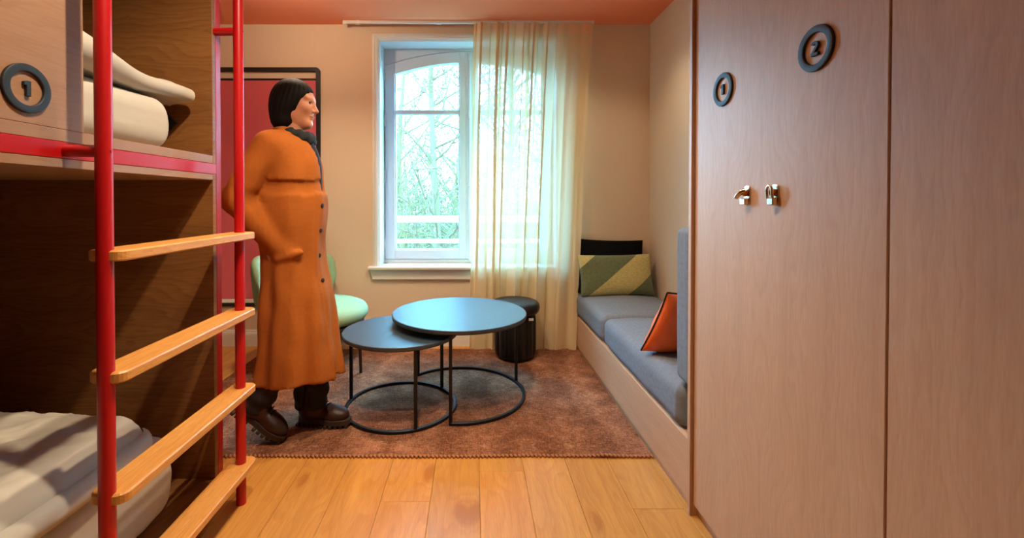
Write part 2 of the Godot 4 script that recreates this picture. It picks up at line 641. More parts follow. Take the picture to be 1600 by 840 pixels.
func globe_lamp(at: Vector3, power: float, label: String) -> void:
	var o := thing("ceiling_lamp", label, "ceiling lamp", at)
	var b := mb()
	b.lathe([Vector2(0, -0.022), Vector2(0.035, -0.022), Vector2(0.05, -0.012), Vector2(0.05, 0)], 24)
	put(b, "ceiling_plate", M.lampw, o)
	var g := mb()
	var prof := []
	for i in 17:
		var a := -PI / 2 + PI * i / 16.0
		prof.append(Vector2(maxf(0.0, cos(a) * 0.05), -0.068 + sin(a) * 0.05))
	g.lathe(prof, 28)
	put(g, "globe", M.glow, o)
	var l := OmniLight3D.new()
	l.name = "lamp"
	l.light_color = Color(1.0, 0.90, 0.77)
	l.light_energy = power
	l.light_size = 0.04
	l.omni_range = 8.0
	l.omni_attenuation = 2.0
	l.shadow_enabled = true
	l.position = Vector3(0, -0.068, 0)
	o.add_child(l)

# ---------------------------------------------------------------- shell
func build_shell() -> void:
	var fl := struct(base("floor"))
	var sb := mb(2)
	sb.box(Vector3(LEFT - 0.2, -0.25, -BACK - 0.3), Vector3(RIGHT + 0.2, -0.02, -FRONT + 0.2))
	put(sb, "subfloor", M.dark, fl)
	# oak boards running towards the window, 0.19 m wide
	var x := LEFT
	var row := 0
	var seams := []
	var first := 0.024
	while first > LEFT: first -= 0.191
	x = first
	var ends := {}            # board ends that the photograph shows: row start (cm) -> distance
	ends[2] = 1.87
	ends[-36] = 1.68
	ends[61] = 1.64
	while x < RIGHT:
		var d := FRONT - rng.randf() * 1.2
		var fixed := -1.0
		for k in ends:
			if absf(x * 100.0 - k) < 5.0: fixed = ends[k]
		var cuts := [FRONT]
		if fixed > 0.0:
			for q in [fixed - 2.2, fixed, fixed + 1.1]:
				if q > FRONT + 0.1 and q < BACK: cuts.append(q)
		else:
			d = FRONT + rng.randf_range(0.3, 1.6)
			while d < BACK - 0.15:
				if d < 1.4 or d > 1.97: cuts.append(d)
				d += rng.randf_range(1.2, 2.0)
		cuts.append(BACK)
		for i in cuts.size() - 1:
			var b := mb(2, Vector2(rng.randf() * 4.0, rng.randf() * 6.0))
			var x0 := maxf(x, LEFT)
			var x1 := minf(x + 0.191, RIGHT)
			if x1 - x0 < 0.01: continue
			b.box(Vector3(x0 + 0.0004, -0.02, -cuts[i + 1] + 0.0004), Vector3(x1 - 0.0004, rng.randf() * 0.0004, -cuts[i] - 0.0004), 0.0012)
			put(b, "plank", M.floor[rng.randi() % 4], fl)
		x += 0.191
		row += 1
	var cb := mb()
	cb.box(Vector3(LEFT - 0.2, CEIL, -BACK - 0.3), Vector3(RIGHT + 0.2, CEIL + 0.2, -FRONT + 0.2))
	struct(put(cb, "ceiling", M.ceil))
	# window wall with its opening
	var wx0 := -0.748; var wx1 := 0.660; var wy0 := 0.636; var wy1 := 2.42
	var wb := mb()
	for q in [[LEFT - 0.2, 0.0, wx0, CEIL], [wx1, 0.0, RIGHT + 0.2, CEIL], [wx0, 0.0, wx1, wy0], [wx0, wy1, wx1, CEIL]]:
		wb.box(Vector3(q[0], q[1] - (0.1 if q[1] == 0.0 else 0.0), -BACK - 0.27), Vector3(q[2], q[3], -BACK))
	struct(put(wb, "wall_back", M.wall))
	var rb := mb()
	rb.box(Vector3(RIGHT, -0.1, -BACK), Vector3(RIGHT + 0.2, CEIL, -FRONT))
	struct(put(rb, "wall_right", M.wall))
	var lb := mb()
	lb.box(Vector3(LEFT - 0.2, -0.1, -BACK), Vector3(LEFT, CEIL, -FRONT))
	struct(put(lb, "wall_left", M.wall))
	var fb := mb()
	fb.box(Vector3(LEFT - 0.2, -0.1, -FRONT), Vector3(RIGHT + 0.2, CEIL, -FRONT + 0.2))
	struct(put(fb, "wall_front", M.wall))
	var prof := PackedVector2Array([Vector2(0, 0), Vector2(0.016, 0), Vector2(0.016, 0.095), Vector2(0.012, 0.108), Vector2(0.008, 0.113), Vector2(0.008, 0.122), Vector2(0.004, 0.128), Vector2(0, 0.128)])
	var sk := mb()
	sk.prism(prof, LEFT + 0.001, WARD - 0.002, Transform3D(Basis(Vector3(0, 0, 1), Vector3(0, 1, 0), Vector3(1, 0, 0)), Vector3(0, 0, -BACK)))
	struct(put(sk, "baseboard_back", M.white))
	var sl := mb()
	sl.prism(prof, FRONT, BACK - 0.017, Transform3D(Basis(Vector3(1, 0, 0), Vector3(0, 1, 0), Vector3(0, 0, -1)), Vector3(LEFT, 0, 0)))
	struct(put(sl, "baseboard_left", M.white))

# ---------------------------------------------------------------- window
func arch(x: float, rise: float, half: float, mid: float, crown: float) -> float:
	# height of a flat arch at x
	var q := (x - mid) / half
	return crown - rise * q * q

func arch_band(x0: float, x1: float, lo: Callable, hi: Callable, seg := 14) -> PackedVector2Array:
	var p := PackedVector2Array()
	for i in seg + 1:
		var x := lerpf(x0, x1, float(i) / seg)
		p.append(Vector2(x, lo.call(x)))
	for i in seg + 1:
		var x := lerpf(x1, x0, float(i) / seg)
		p.append(Vector2(x, hi.call(x)))
	return p

func build_window() -> void:
	var win := struct(base("window_1"))
	win.position = Vector3(0, 0, -BACK)
	var wx0 := -0.748; var wx1 := 0.660; var wy0 := 0.636; var wy1 := 2.42
	var mid := (wx0 + wx1) / 2.0
	# moulded architrave round the opening
	var ab := mb()
	var aw := 0.052
	for q in [[0.0, aw, 0.016], [0.012, aw - 0.014, 0.024], [0.018, 0.026, 0.029]]:
		var i0: float = aw - q[0]
		var i1: float = aw - q[1]
		if q[0] == 0.018: i1 = i0 - 0.008
		if q[0] == 0.012: i1 = 0.010
		var th: float = q[2]
		ab.box(Vector3(wx0 - i0, wy0, 0.0), Vector3(wx0 - i1, wy1 + i0, th), 0.004)
		ab.box(Vector3(wx1 + i1, wy0, 0.0), Vector3(wx1 + i0, wy1 + i0, th), 0.004)
		ab.box(Vector3(wx0 - i1, wy1 + i1, 0.0), Vector3(wx1 + i1, wy1 + i0, th), 0.004)
	put(ab, "architrave", M.white, win)
	# white lining of the deep reveal
	var lb := mb()
	lb.box(Vector3(wx0 - 0.001, wy0, -0.27), Vector3(wx0 + 0.006, wy1, 0.006))
	lb.box(Vector3(wx1 - 0.006, wy0, -0.27), Vector3(wx1 + 0.001, wy1, 0.006))
	lb.box(Vector3(wx0 + 0.006, wy1 - 0.006, -0.27), Vector3(wx1 - 0.006, wy1 + 0.001, 0.006))
	put(lb, "reveal_lining", M.frame, win)
	# inner sill with its apron
	var sb := mb()
	sb.box(Vector3(wx0 - 0.085, wy0 - 0.024, -0.0), Vector3(wx1 + 0.085, wy0 + 0.002, 0.055), 0.006)
	sb.box(Vector3(wx0 + 0.001, wy0 - 0.024, -0.25), Vector3(wx1 - 0.001, wy0 + 0.002, 0.001), 0.001)
	put(sb, "window_sill", M.white, win)
	var pb := mb()
	pb.prism(PackedVector2Array([Vector2(wx0 - 0.075, wy0 - 0.024), Vector2(wx1 + 0.075, wy0 - 0.024), Vector2(wx1 + 0.055, wy0 - 0.105), Vector2(wx0 - 0.055, wy0 - 0.105)]), 0.0, 0.022, Transform3D(), 0.004)
	put(pb, "sill_apron", M.white, win)
	# fixed frame: posts, bottom and arched head
	var zf := -0.17
	var za := -0.24
	var outer := func(x): return arch(x, 0.118, 0.69, mid, 2.390)
	var fb := mb()
	fb.box(Vector3(wx0 + 0.006, wy0 + 0.002, za), Vector3(-0.738, wy1 - 0.006, zf), 0.002)
	fb.box(Vector3(2 * mid + 0.738, wy0 + 0.002, za), Vector3(wx1 - 0.006, wy1 - 0.006, zf), 0.002)
	fb.box(Vector3(-0.738, wy0 + 0.002, za), Vector3(2 * mid + 0.738, 0.668, zf), 0.003)
	fb.prism(arch_band(-0.738, 2 * mid + 0.738, func(x): return outer.call(x) + 0.006, func(_x): return wy1 - 0.006, 24), za, zf, Transform3D(), 0.0015)
	put(fb, "window_frame", M.frame, win)
	# two arched casements, mirrored on the middle
	for s in [1.0, -1.0]:
		var c := Node3D.new()
		c.name = "casement"
		win.add_child(c, true)
		var xl := -0.735 - mid
		var xf := Transform3D(Basis(Vector3(s, 0, 0), Vector3.UP, Vector3(0, 0, 1)), Vector3(mid, 0, 0))
		var o2 := func(x): return outer.call(x + mid)
		var gt := func(x): return outer.call(x + mid) - 0.086 - 0.01 * absf(x) 
		var cb := mb()
		var zc0 := -0.225
		var zc1 := -0.163
		var xg0 := -0.655 - mid      # glass
		var xg1 := -0.117 - mid
		var xr := -0.052 - mid
		cb.prism(arch_band(xl, xg0, func(_x): return 0.672, o2, 4), zc0, zc1, xf, 0.003)
		cb.prism(arch_band(xg1, xr, func(_x): return 0.672, o2, 4), zc0, zc1, xf, 0.003)
		cb.prism(arch_band(xg0, xg1, func(_x): return 0.672, func(_x): return 0.745, 1), zc0, zc1, xf, 0.003)
		cb.prism(arch_band(xg0, xg1, gt, o2, 14), zc0, zc1, xf, 0.003)
		put(cb, "casement_frame", M.frame, c)
		var tb := mb()
		tb.prism(arch_band(xg0, xg1, func(_x): return 1.874, func(_x): return 1.912, 1), zc0, zc1 - 0.004, xf, 0.006)
		put(tb, "transom", M.frame, c)
		# glazing beads
		var gb := mb()
		for q in [[xg0, xg0 + 0.008], [xg1 - 0.008, xg1]]:
			gb.prism(arch_band(q[0], q[1], func(_x): return 0.745, gt, 2), zc0 + 0.02, zc1 - 0.012, xf, 0.002)
		gb.prism(arch_band(xg0, xg1, func(_x): return 0.745, func(_x): return 0.754, 1), zc0 + 0.02, zc1 - 0.012, xf, 0.002)
		put(gb, "glazing_bead", M.frame, c)
		for q in [0, 1]:
			var pb2 := mb()
			if q == 0: pb2.prism(arch_band(xg0, xg1, func(_x): return 0.74, func(_x): return 1.88, 1), -0.199, -0.195, xf)
			else: pb2.prism(arch_band(xg0, xg1, func(_x): return 1.90, func(x): return gt.call(x) + 0.005, 12), -0.199, -0.195, xf)
			put(pb2, "pane", M.glass, c)
		for y in [0.80, 1.36, 1.82, 2.20]:
			var hb := mb()
			var hx: float = mid + s * (xl - 0.004)
			hb.tube([Vector3(hx, y - 0.045, -0.158), Vector3(hx, y + 0.045, -0.158)], 0.007, 10)
			put(hb, "hinge", M.frame, c)
	# raised meeting stile with its espagnolette rod
	var mb2 := mb()
	mb2.box(Vector3(mid - 0.022, 0.672, -0.20), Vector3(mid + 0.022, 2.386, -0.156), 0.006)
	put(mb2, "meeting_stile", M.frame, win)
	var eb := mb()
	var ex := mid + 0.012
	eb.tube([Vector3(ex, 0.66, -0.140), Vector3(ex, 2.37, -0.140)], 0.008, 12)
	for y in [0.70, 1.30, 1.86, 2.33]:
		eb.lathe([Vector2(0, -0.03), Vector2(0.012, -0.03), Vector2(0.015, -0.024), Vector2(0.011, -0.014), Vector2(0.015, 0.0), Vector2(0.011, 0.014), Vector2(0.015, 0.024), Vector2(0.012, 0.03), Vector2(0, 0.03)], 16, Vector3(ex, y, -0.142))
		eb.box(Vector3(ex - 0.014, y - 0.012, -0.157), Vector3(ex + 0.014, y + 0.012, -0.142), 0.002)
	put(eb, "espagnolette_rod", M.frame, win)
	var kb := mb()
	kb.tube([Vector3(ex, 1.16, -0.135), Vector3(ex, 1.16, -0.10)], 0.009, 12)
	kb.tube([Vector3(ex, 1.17, -0.095), Vector3(ex + 0.002, 1.13, -0.090), Vector3(ex + 0.004, 1.07, -0.095)], [0.009, 0.011, 0.008], 12)
	put(kb, "window_handle", M.frame, win)

# ---------------------------------------------------------------- number signs
func sign_ring() -> MB:
	var b := mb()
	b.lathe([Vector2(0.0365, 0.0), Vector2(0.053, 0.0), Vector2(0.053, 0.005), Vector2(0.0515, 0.007), Vector2(0.038, 0.007), Vector2(0.0365, 0.005), Vector2(0.0365, 0.0)], 56)
	return b

func sign_number(parent: Node, at: Vector3, left: bool, digit: String) -> void:
	# a black ring and numeral stuck on a wooden face that looks along +x or -x
	var o := put(sign_ring(), "number_ring", M.sign, parent)
	o.transform = Transform3D(Basis(Vector3(0, 0, 1), Vector3(1, 0, 0), Vector3(0, 1, 0)) if left else Basis(Vector3(0, 0, 1), Vector3(-1, 0, 0), Vector3(0, -1, 0)), at)
	var tx := Transform3D(Basis(Vector3(0, 0, -1), Vector3(0, 1, 0), Vector3(1, 0, 0)) if left else Basis(Vector3(0, 0, 1), Vector3(0, 1, 0), Vector3(-1, 0, 0)), at)
	if digit == "1":
		var b := mb()
		b.prism(PackedVector2Array([Vector2(-0.0035, -0.0165), Vector2(0.0065, -0.0165), Vector2(0.0065, 0.0165), Vector2(-0.001, 0.0165), Vector2(-0.009, 0.0135), Vector2(-0.009, 0.0055), Vector2(-0.0035, 0.0075)]), 0.0, 0.007, Transform3D(), 0.0008)
		put(b, "numeral", M.sign, parent).transform = tx
	else:
		# a heavy 2: a bent stroke on a straight foot
		var line := PackedVector2Array()
		for i in 12:
			var a := deg_to_rad(170.0 - 205.0 * i / 11.0)
			line.append(Vector2(cos(a) * 0.0075, 0.0078 + sin(a) * 0.0062))
		line.append(Vector2(-0.0072, -0.0125))
		var p := PackedVector2Array()
		var back := PackedVector2Array()
		for i in line.size():
			var d := (line[mini(i + 1, line.size() - 1)] - line[maxi(i - 1, 0)]).normalized()
			var nn := Vector2(-d.y, d.x) * 0.0034
			p.append(line[i] + nn)
			back.append(line[i] - nn)
		back.reverse()
		p.append_array(back)
		var b := mb()
		b.prism(p, 0.0, 0.007, Transform3D(), 0.0003)
		b.box(Vector3(-0.0105, -0.0168, 0.0), Vector3(0.0108, -0.0100, 0.0071), 0.0006)
		put(b, "numeral", M.sign, parent).transform = tx

# ---------------------------------------------------------------- bunk with its ladder
func build_bunk() -> void:
	var o := thing("bunk_bed", "built-in wooden double bunk with red steel beam and red ladder of four wooden rungs", "bunk bed", w3(BUNK, 0, 1.66))
	# coordinates below are the room's, moved to the thing's base
	var off := -o.position
	var bx := func(called: String, lo: Vector3, hi: Vector3, m: Material, grain := 2, bev := 0.001) -> MeshInstance3D:
		var b := mb(grain, Vector2(rng.randf(), rng.randf() * 2.0))
		b.box(lo, hi, bev)
		var p := put(b, called, m, o)
		p.position = off
		return p
	var X0 := -1.95       # wall side
	var END := 1.655
	bx.call("end_panel", w3(X0, 0.02, END + 0.02), w3(BUNK, CEIL - 0.03, END), M.bunk, 0)
	bx.call("steel_post", w3(X0 + 0.6, 0.0, END + 0.055), w3(BUNK, CEIL - 0.01, END + 0.021), M.red, 1, 0.002)
	bx.call("back_panel", w3(X0 - 0.02, 0.0, END + 0.02), w3(X0, CEIL - 0.03, -1.3), M.bunk, 2)
	bx.call("upper_deck_board", w3(X0, 1.292, END), w3(BUNK, 1.321, -1.3), M.bunk_edge, 2)
	bx.call("steel_beam", w3(BUNK - 0.06, 1.2515, END + 0.021), w3(BUNK + 0.001, 1.2915, -1.3), M.red, 2, 0.002)
	bx.call("under_deck_board", w3(X0, 1.230, END), w3(BUNK, 1.251, -1.3), M.bunk_edge, 2)
	bx.call("lower_deck_board", w3(X0, 0.075, END), w3(BUNK, 0.104, -1.3), M.bunk, 2)
	bx.call("lower_plinth", w3(X0, 0.0, END), w3(BUNK - 0.10, 0.074, -1.3), M.dark, 2)
	var roof: MeshInstance3D = bx.call("top_panel", w3(X0, CEIL - 0.06, END), w3(BUNK, CEIL - 0.031, -1.3), M.bunk, 2)
	var pp: MeshInstance3D = bx.call("privacy_panel", w3(BUNK - 0.024, 1.3215, 1.109), w3(BUNK, CEIL - 0.061, -1.3), M.bunk_edge, 2)
	sign_number(pp, w3(BUNK, 1.396, 0.965), true, "1")
	# small leather tab on the end panel
	var tb := mb()
	tb.prism(PackedVector2Array([Vector2(-0.03, -0.03), Vector2(0.0, -0.036), Vector2(0.030, -0.008), Vector2(-0.005, 0.028), Vector2(-0.03, 0.028)]), -0.012, 0.0, Transform3D(Basis(Vector3(1, 0, 0), Vector3(0, 1, 0), Vector3(0, 0, -1)), w3(-1.135, 1.45, END)), 0.002)
	var tab := put(tb, "leather_tab", M.dark, o)
	tab.position = off
	# ladder
	var RX := -0.886
	for z in [1.0595, 1.670]:
		var b := mb()
		b.tube([w3(RX, 0.0, z), w3(RX, CEIL - 0.02, z)], 0.0178, 20)
		var r := put(b, "ladder_rail", M.red, o)
		r.position = off
	for q in [[1.271, 1.0595], [1.789, 1.675], [0.045, 1.60]]:
		var b := mb()
		var xr: float = BUNK - 0.004
		b.tube([w3(xr, q[0], q[1]), w3(RX, q[0], minf(q[1], 1.670))], 0.0145, 16)
		if q[0] < 0.1: continue
		# screw head on the far side of the rail
		b.tube([w3(RX + 0.017, q[0], minf(q[1], 1.67)), w3(RX + 0.0195, q[0], minf(q[1], 1.67))], 0.003, 8)
		var r := put(b, "ladder_bracket", M.red, o)
		r.position = off
	for y in [1.033, 0.739, 0.444, 0.156]:
		var b := mb(2, Vector2(rng.randf(), rng.randf() * 3.0))
		b.prism(rounded_rect(-0.046, -0.333, 0.046, 0.333, 0.028, 5), -0.027, 0.0, Transform3D(Basis(Vector3(1, 0, 0), Vector3(0, 0, -1), Vector3(0, 1, 0)), w3(-0.888, y, 1.385)), 0.004)
		var r := put(b, "ladder_rung", M.rung, o)
		r.position = off

# ---------------------------------------------------------------- wardrobe
func build_wardrobe() -> void:
	var o := thing("wardrobe", "tall pale wooden wardrobe with flush doors, ring numbers 1 and 2 and two chrome locks", "wardrobe", w3(WARD, 0, 1.6))
	var off := -o.position
	var far := 1.623
	var bx := func(called: String, lo: Vector3, hi: Vector3, m: Material, grain := 1, bev := 0.001) -> MeshInstance3D:
		var b := mb(grain, Vector2(rng.randf(), rng.randf() * 2.0))
		b.box(lo, hi, bev)
		var p := put(b, called, m, o)
		p.position = off
		return p
	bx.call("side_panel", w3(WARD - 0.010, 0.0, far), w3(RIGHT - 0.001, CEIL - 0.02, far - 0.020), M.ward)
	bx.call("carcass", w3(WARD + 0.026, 0.07, far - 0.021), w3(RIGHT - 0.001, CEIL - 0.02, -1.2), M.ward)
	bx.call("plinth", w3(WARD + 0.020, 0.0, far - 0.021), w3(RIGHT - 0.001, 0.068, -1.2), M.ward, 2)
	var d1: MeshInstance3D = bx.call("door", w3(WARD + 0.002, 0.045, 1.5985), w3(WARD + 0.022, CEIL - 0.03, 0.8555), M.ward, 1, 0.0015)
	bx.call("door", w3(WARD + 0.002, 0.045, 0.8515), w3(WARD + 0.022, CEIL - 0.03, 0.10), M.ward, 1, 0.0015)
	bx.call("door", w3(WARD + 0.002, 0.045, 0.097), w3(WARD + 0.022, CEIL - 0.03, -0.66), M.ward, 1, 0.0015)
	sign_number(d1, w3(WARD + 0.002, 1.508, 1.419), false, "1")
	sign_number(d1, w3(WARD + 0.002, 1.507, 1.036), false, "2")
	for k in 2:
		var z: float = [1.292, 1.172][k]
		var xf := Transform3D(Basis(Vector3(0, 0, 1), Vector3(0, 1, 0), Vector3(-1, 0, 0)), w3(WARD + 0.002, 1.168, z))
		# xf: x to the viewer's right, y up, z out of the door
		var b := mb()
		b.prism(rounded_rect(-0.013, -0.029, 0.013, 0.029, 0.0125, 8), 0.0, 0.004, xf, 0.001)
		put(b, "lock_plate", M.chrome, d1)
		var h := mb()
		h.box(Vector3(-0.012, -0.028, 0.004), Vector3(0.012, -0.008, 0.017), 0.002, xf)
		put(h, "lock_block", M.chrome, d1)
		var c := mb()
		c.lathe([Vector2(0, 0.004), Vector2(0.0095, 0.004), Vector2(0.0095, 0.012), Vector2(0.008, 0.014), Vector2(0, 0.014)], 20)
		var cm := put(c, "lock_cylinder", M.brass, d1)
		cm.transform = xf * Transform3D(Basis(Vector3(1, 0, 0), Vector3(0, 0, 1), Vector3(0, -1, 0)), Vector3(0, 0.006, 0))
		var l := mb()
		if k == 0:      # thumb lever swung outwards
			l.tube([Vector3(0.004, 0.014, 0.010), Vector3(-0.002, 0.010, 0.018), Vector3(-0.010, 0.000, 0.024), Vector3(-0.015, -0.008, 0.026)].map(func(p): return xf * p), [0.0075, 0.0075, 0.0065, 0.006], 12)
		else:           # hasp loop closed over its block
			var pp := []
			for i in 13:
				var a := PI * i / 12.0
				pp.append(xf * Vector3(cos(a) * 0.0105, 0.010 + sin(a) * 0.014, 0.018))
			pp.push_front(xf * Vector3(0.0105, -0.010, 0.016))
			pp.append(xf * Vector3(-0.0105, -0.010, 0.016))
			l.tube(pp, 0.0034, 10)
		put(l, "lock_lever", M.chrome, d1)

# ---------------------------------------------------------------- bench and cushions
func build_bench() -> void:
	var o := thing("bench_base", "low pale wooden bench base built in below the grey seat cushions", "bench", w3(WARD, 0, 2.5))
	var off := -o.position
	var b := mb(2, Vector2(0.3, 0.2))
	b.box(w3(WARD, 0.035, BACK - 0.001), w3(WARD + 0.02, 0.262, 1.624), 0.001)
	put(b, "front_panel", M.ward, o).position = off
	var t := mb(2)
	t.box(w3(WARD + 0.012, 0.0, BACK - 0.001), w3(WARD + 0.022, 0.034, 1.624))
	put(t, "toe_strip", M.ward, o).position = off
	var s := mb(2)
	s.box(w3(WARD + 0.021, 0.24, BACK - 0.001), w3(RIGHT - 0.001, 0.261, 1.624))
	put(s, "seat_board", M.ward, o).position = off
	M.grey = cloth(Color(0.56, 0.58, 0.61), Color(0.40, 0.42, 0.45), 0.16, 3, 0.05)
	for q in [[2.725, 3.50, "long grey fabric seat cushion at the window end of the bench"], [1.700, 2.715, "long grey fabric seat cushion at the wardrobe end of the bench"]]:
		var c := mb()
		soft_box(c, Vector3.ZERO, Vector3(RIGHT - WARD + 0.004, 0.175, q[1] - q[0]), 0.05, 0.022, Transform3D(), 4, 0.006, 18)
		var m := put(c, "seat_cushion", M.grey)
		m.position = w3((RIGHT + WARD) / 2.0 - 0.003, 0.2625 + 0.0875, (q[0] + q[1]) / 2.0)
		tag(m, q[2], "seat cushion", "grey bench cushions")
	var c := mb()
	soft_box(c, Vector3.ZERO, Vector3(RIGHT - WARD - 0.004, 0.60, 0.125), 0.03, 0.0, Transform3D(), 6, 0.004, 18)
	var m := put(c, "back_cushion", M.grey)
	m.position = w3((RIGHT + WARD) / 2.0 - 0.002, 0.452 + 0.30, 1.625 + 0.064)
	tag(m, "upright grey fabric back cushion leaning on the wardrobe's side", "back cushion", "grey bench cushions")
	# pillows
	var dk := cloth(Color(0.075, 0.075, 0.08), Color(0.03, 0.03, 0.035), 0.12, 8, 0.04)
	var bp := mb()
	pillow(bp, 0.52, 0.42, 0.12, Transform3D(), 5, 0.010)
	var p1 := put(bp, "throw_pillow", dk)
	p1.transform = Transform3D(Basis.from_euler(Vector3(deg_to_rad(-12), 0, deg_to_rad(-1.5))), w3(1.065, 0.452 + 0.195, 3.43))
	tag(p1, "black fabric pillow propped behind the green striped pillow", "pillow")
	var S := 384
	var im := Image.create(S, S, false, Image.FORMAT_RGB8)
	var nz := noise(0.05, 4, 3)
	var r := RandomNumberGenerator.new(); r.seed = 4
	for y in S:
		for x in S:
			var n := float(x) / S * 450.0 * 225.0 + float(y) / S * 230.0 * 315.0
			var green := (n > 24000.0 and n < 82000.0) or n > 135500.0
			var cc := Color(0.40, 0.44, 0.31) if green else Color(0.74, 0.69, 0.44)
			cc = cc * (1.0 + nz.get_noise_2d(x, y) * 0.10 + (r.randf() - 0.5) * 0.06)
			im.set_pixel(x, y, cc)
	var gm := mat(Color.WHITE, 0.9, 0.0, 0.3)
	gm.albedo_texture = ImageTexture.create_from_image(im)
	gm.rim_enabled = true; gm.rim = 0.5; gm.rim_tint = 0.6
	var gp := mb()
	pillow(gp, 0.55, 0.31, 0.13, Transform3D(), 15, 0.010, 0.04)
	var p2 := put(gp, "throw_pillow", gm)
	p2.transform = Transform3D(Basis.from_euler(Vector3(deg_to_rad(-16), 0, deg_to_rad(1.0))), w3(1.068, 0.452 + 0.145, 3.315))
	tag(p2, "green and cream pillow with broad diagonal stripes in front of the black pillow", "pillow")
	var om := mat(Color(0.96, 0.44, 0.18), 0.5, 0.0, 0.5)
	om.heightmap_enabled = true
	om.heightmap_texture = noise_tex(0.03, 9, 256, Color(0.2, 0.2, 0.2), Color(0.8, 0.8, 0.8), 4)
	om.heightmap_scale = 0.25
	om.uv1_triplanar = true
	om.uv1_scale = Vector3.ONE * 4.0
	var o3 := thing("throw_pillow", "orange leather pillow with dark stitched edges leaning on the grey back cushion", "pillow", w3(0.965, 0.443, 2.075))
	var op := mb()
	pillow(op, 0.33, 0.37, 0.11, Transform3D(), 25, 0.014, 0.05)
	var pc := put(op, "cover", om, o3)
	var em := mat(Color(0.10, 0.06, 0.05), 0.7)
	var eb := mb()
	var path := []
	for k in 4:
		for i in 12:
			var u := sin((i / 12.0 - 0.5) * PI)
			var q: Vector2 = [Vector2(u, -1), Vector2(1, u), Vector2(-u, 1), Vector2(-1, -u)][k]
			var ex := 1.0 - 0.05 * (1.0 - q.y * q.y) * absf(q.x)
			var ey := 1.0 - 0.05 * (1.0 - q.x * q.x) * absf(q.y)
			path.append(Vector3(q.x * 0.165 * ex, q.y * 0.185 * ey, 0))
	eb.tube(path, 0.0045, 8, true)
	var ed := put(eb, "piping", em, o3)
	var oxf := Transform3D(Basis.from_euler(Vector3(deg_to_rad(33), deg_to_rad(4), deg_to_rad(-3)), EULER_ORDER_YXZ), Vector3(0, 0.160, 0.10))
	pc.transform = oxf
	ed.transform = oxf

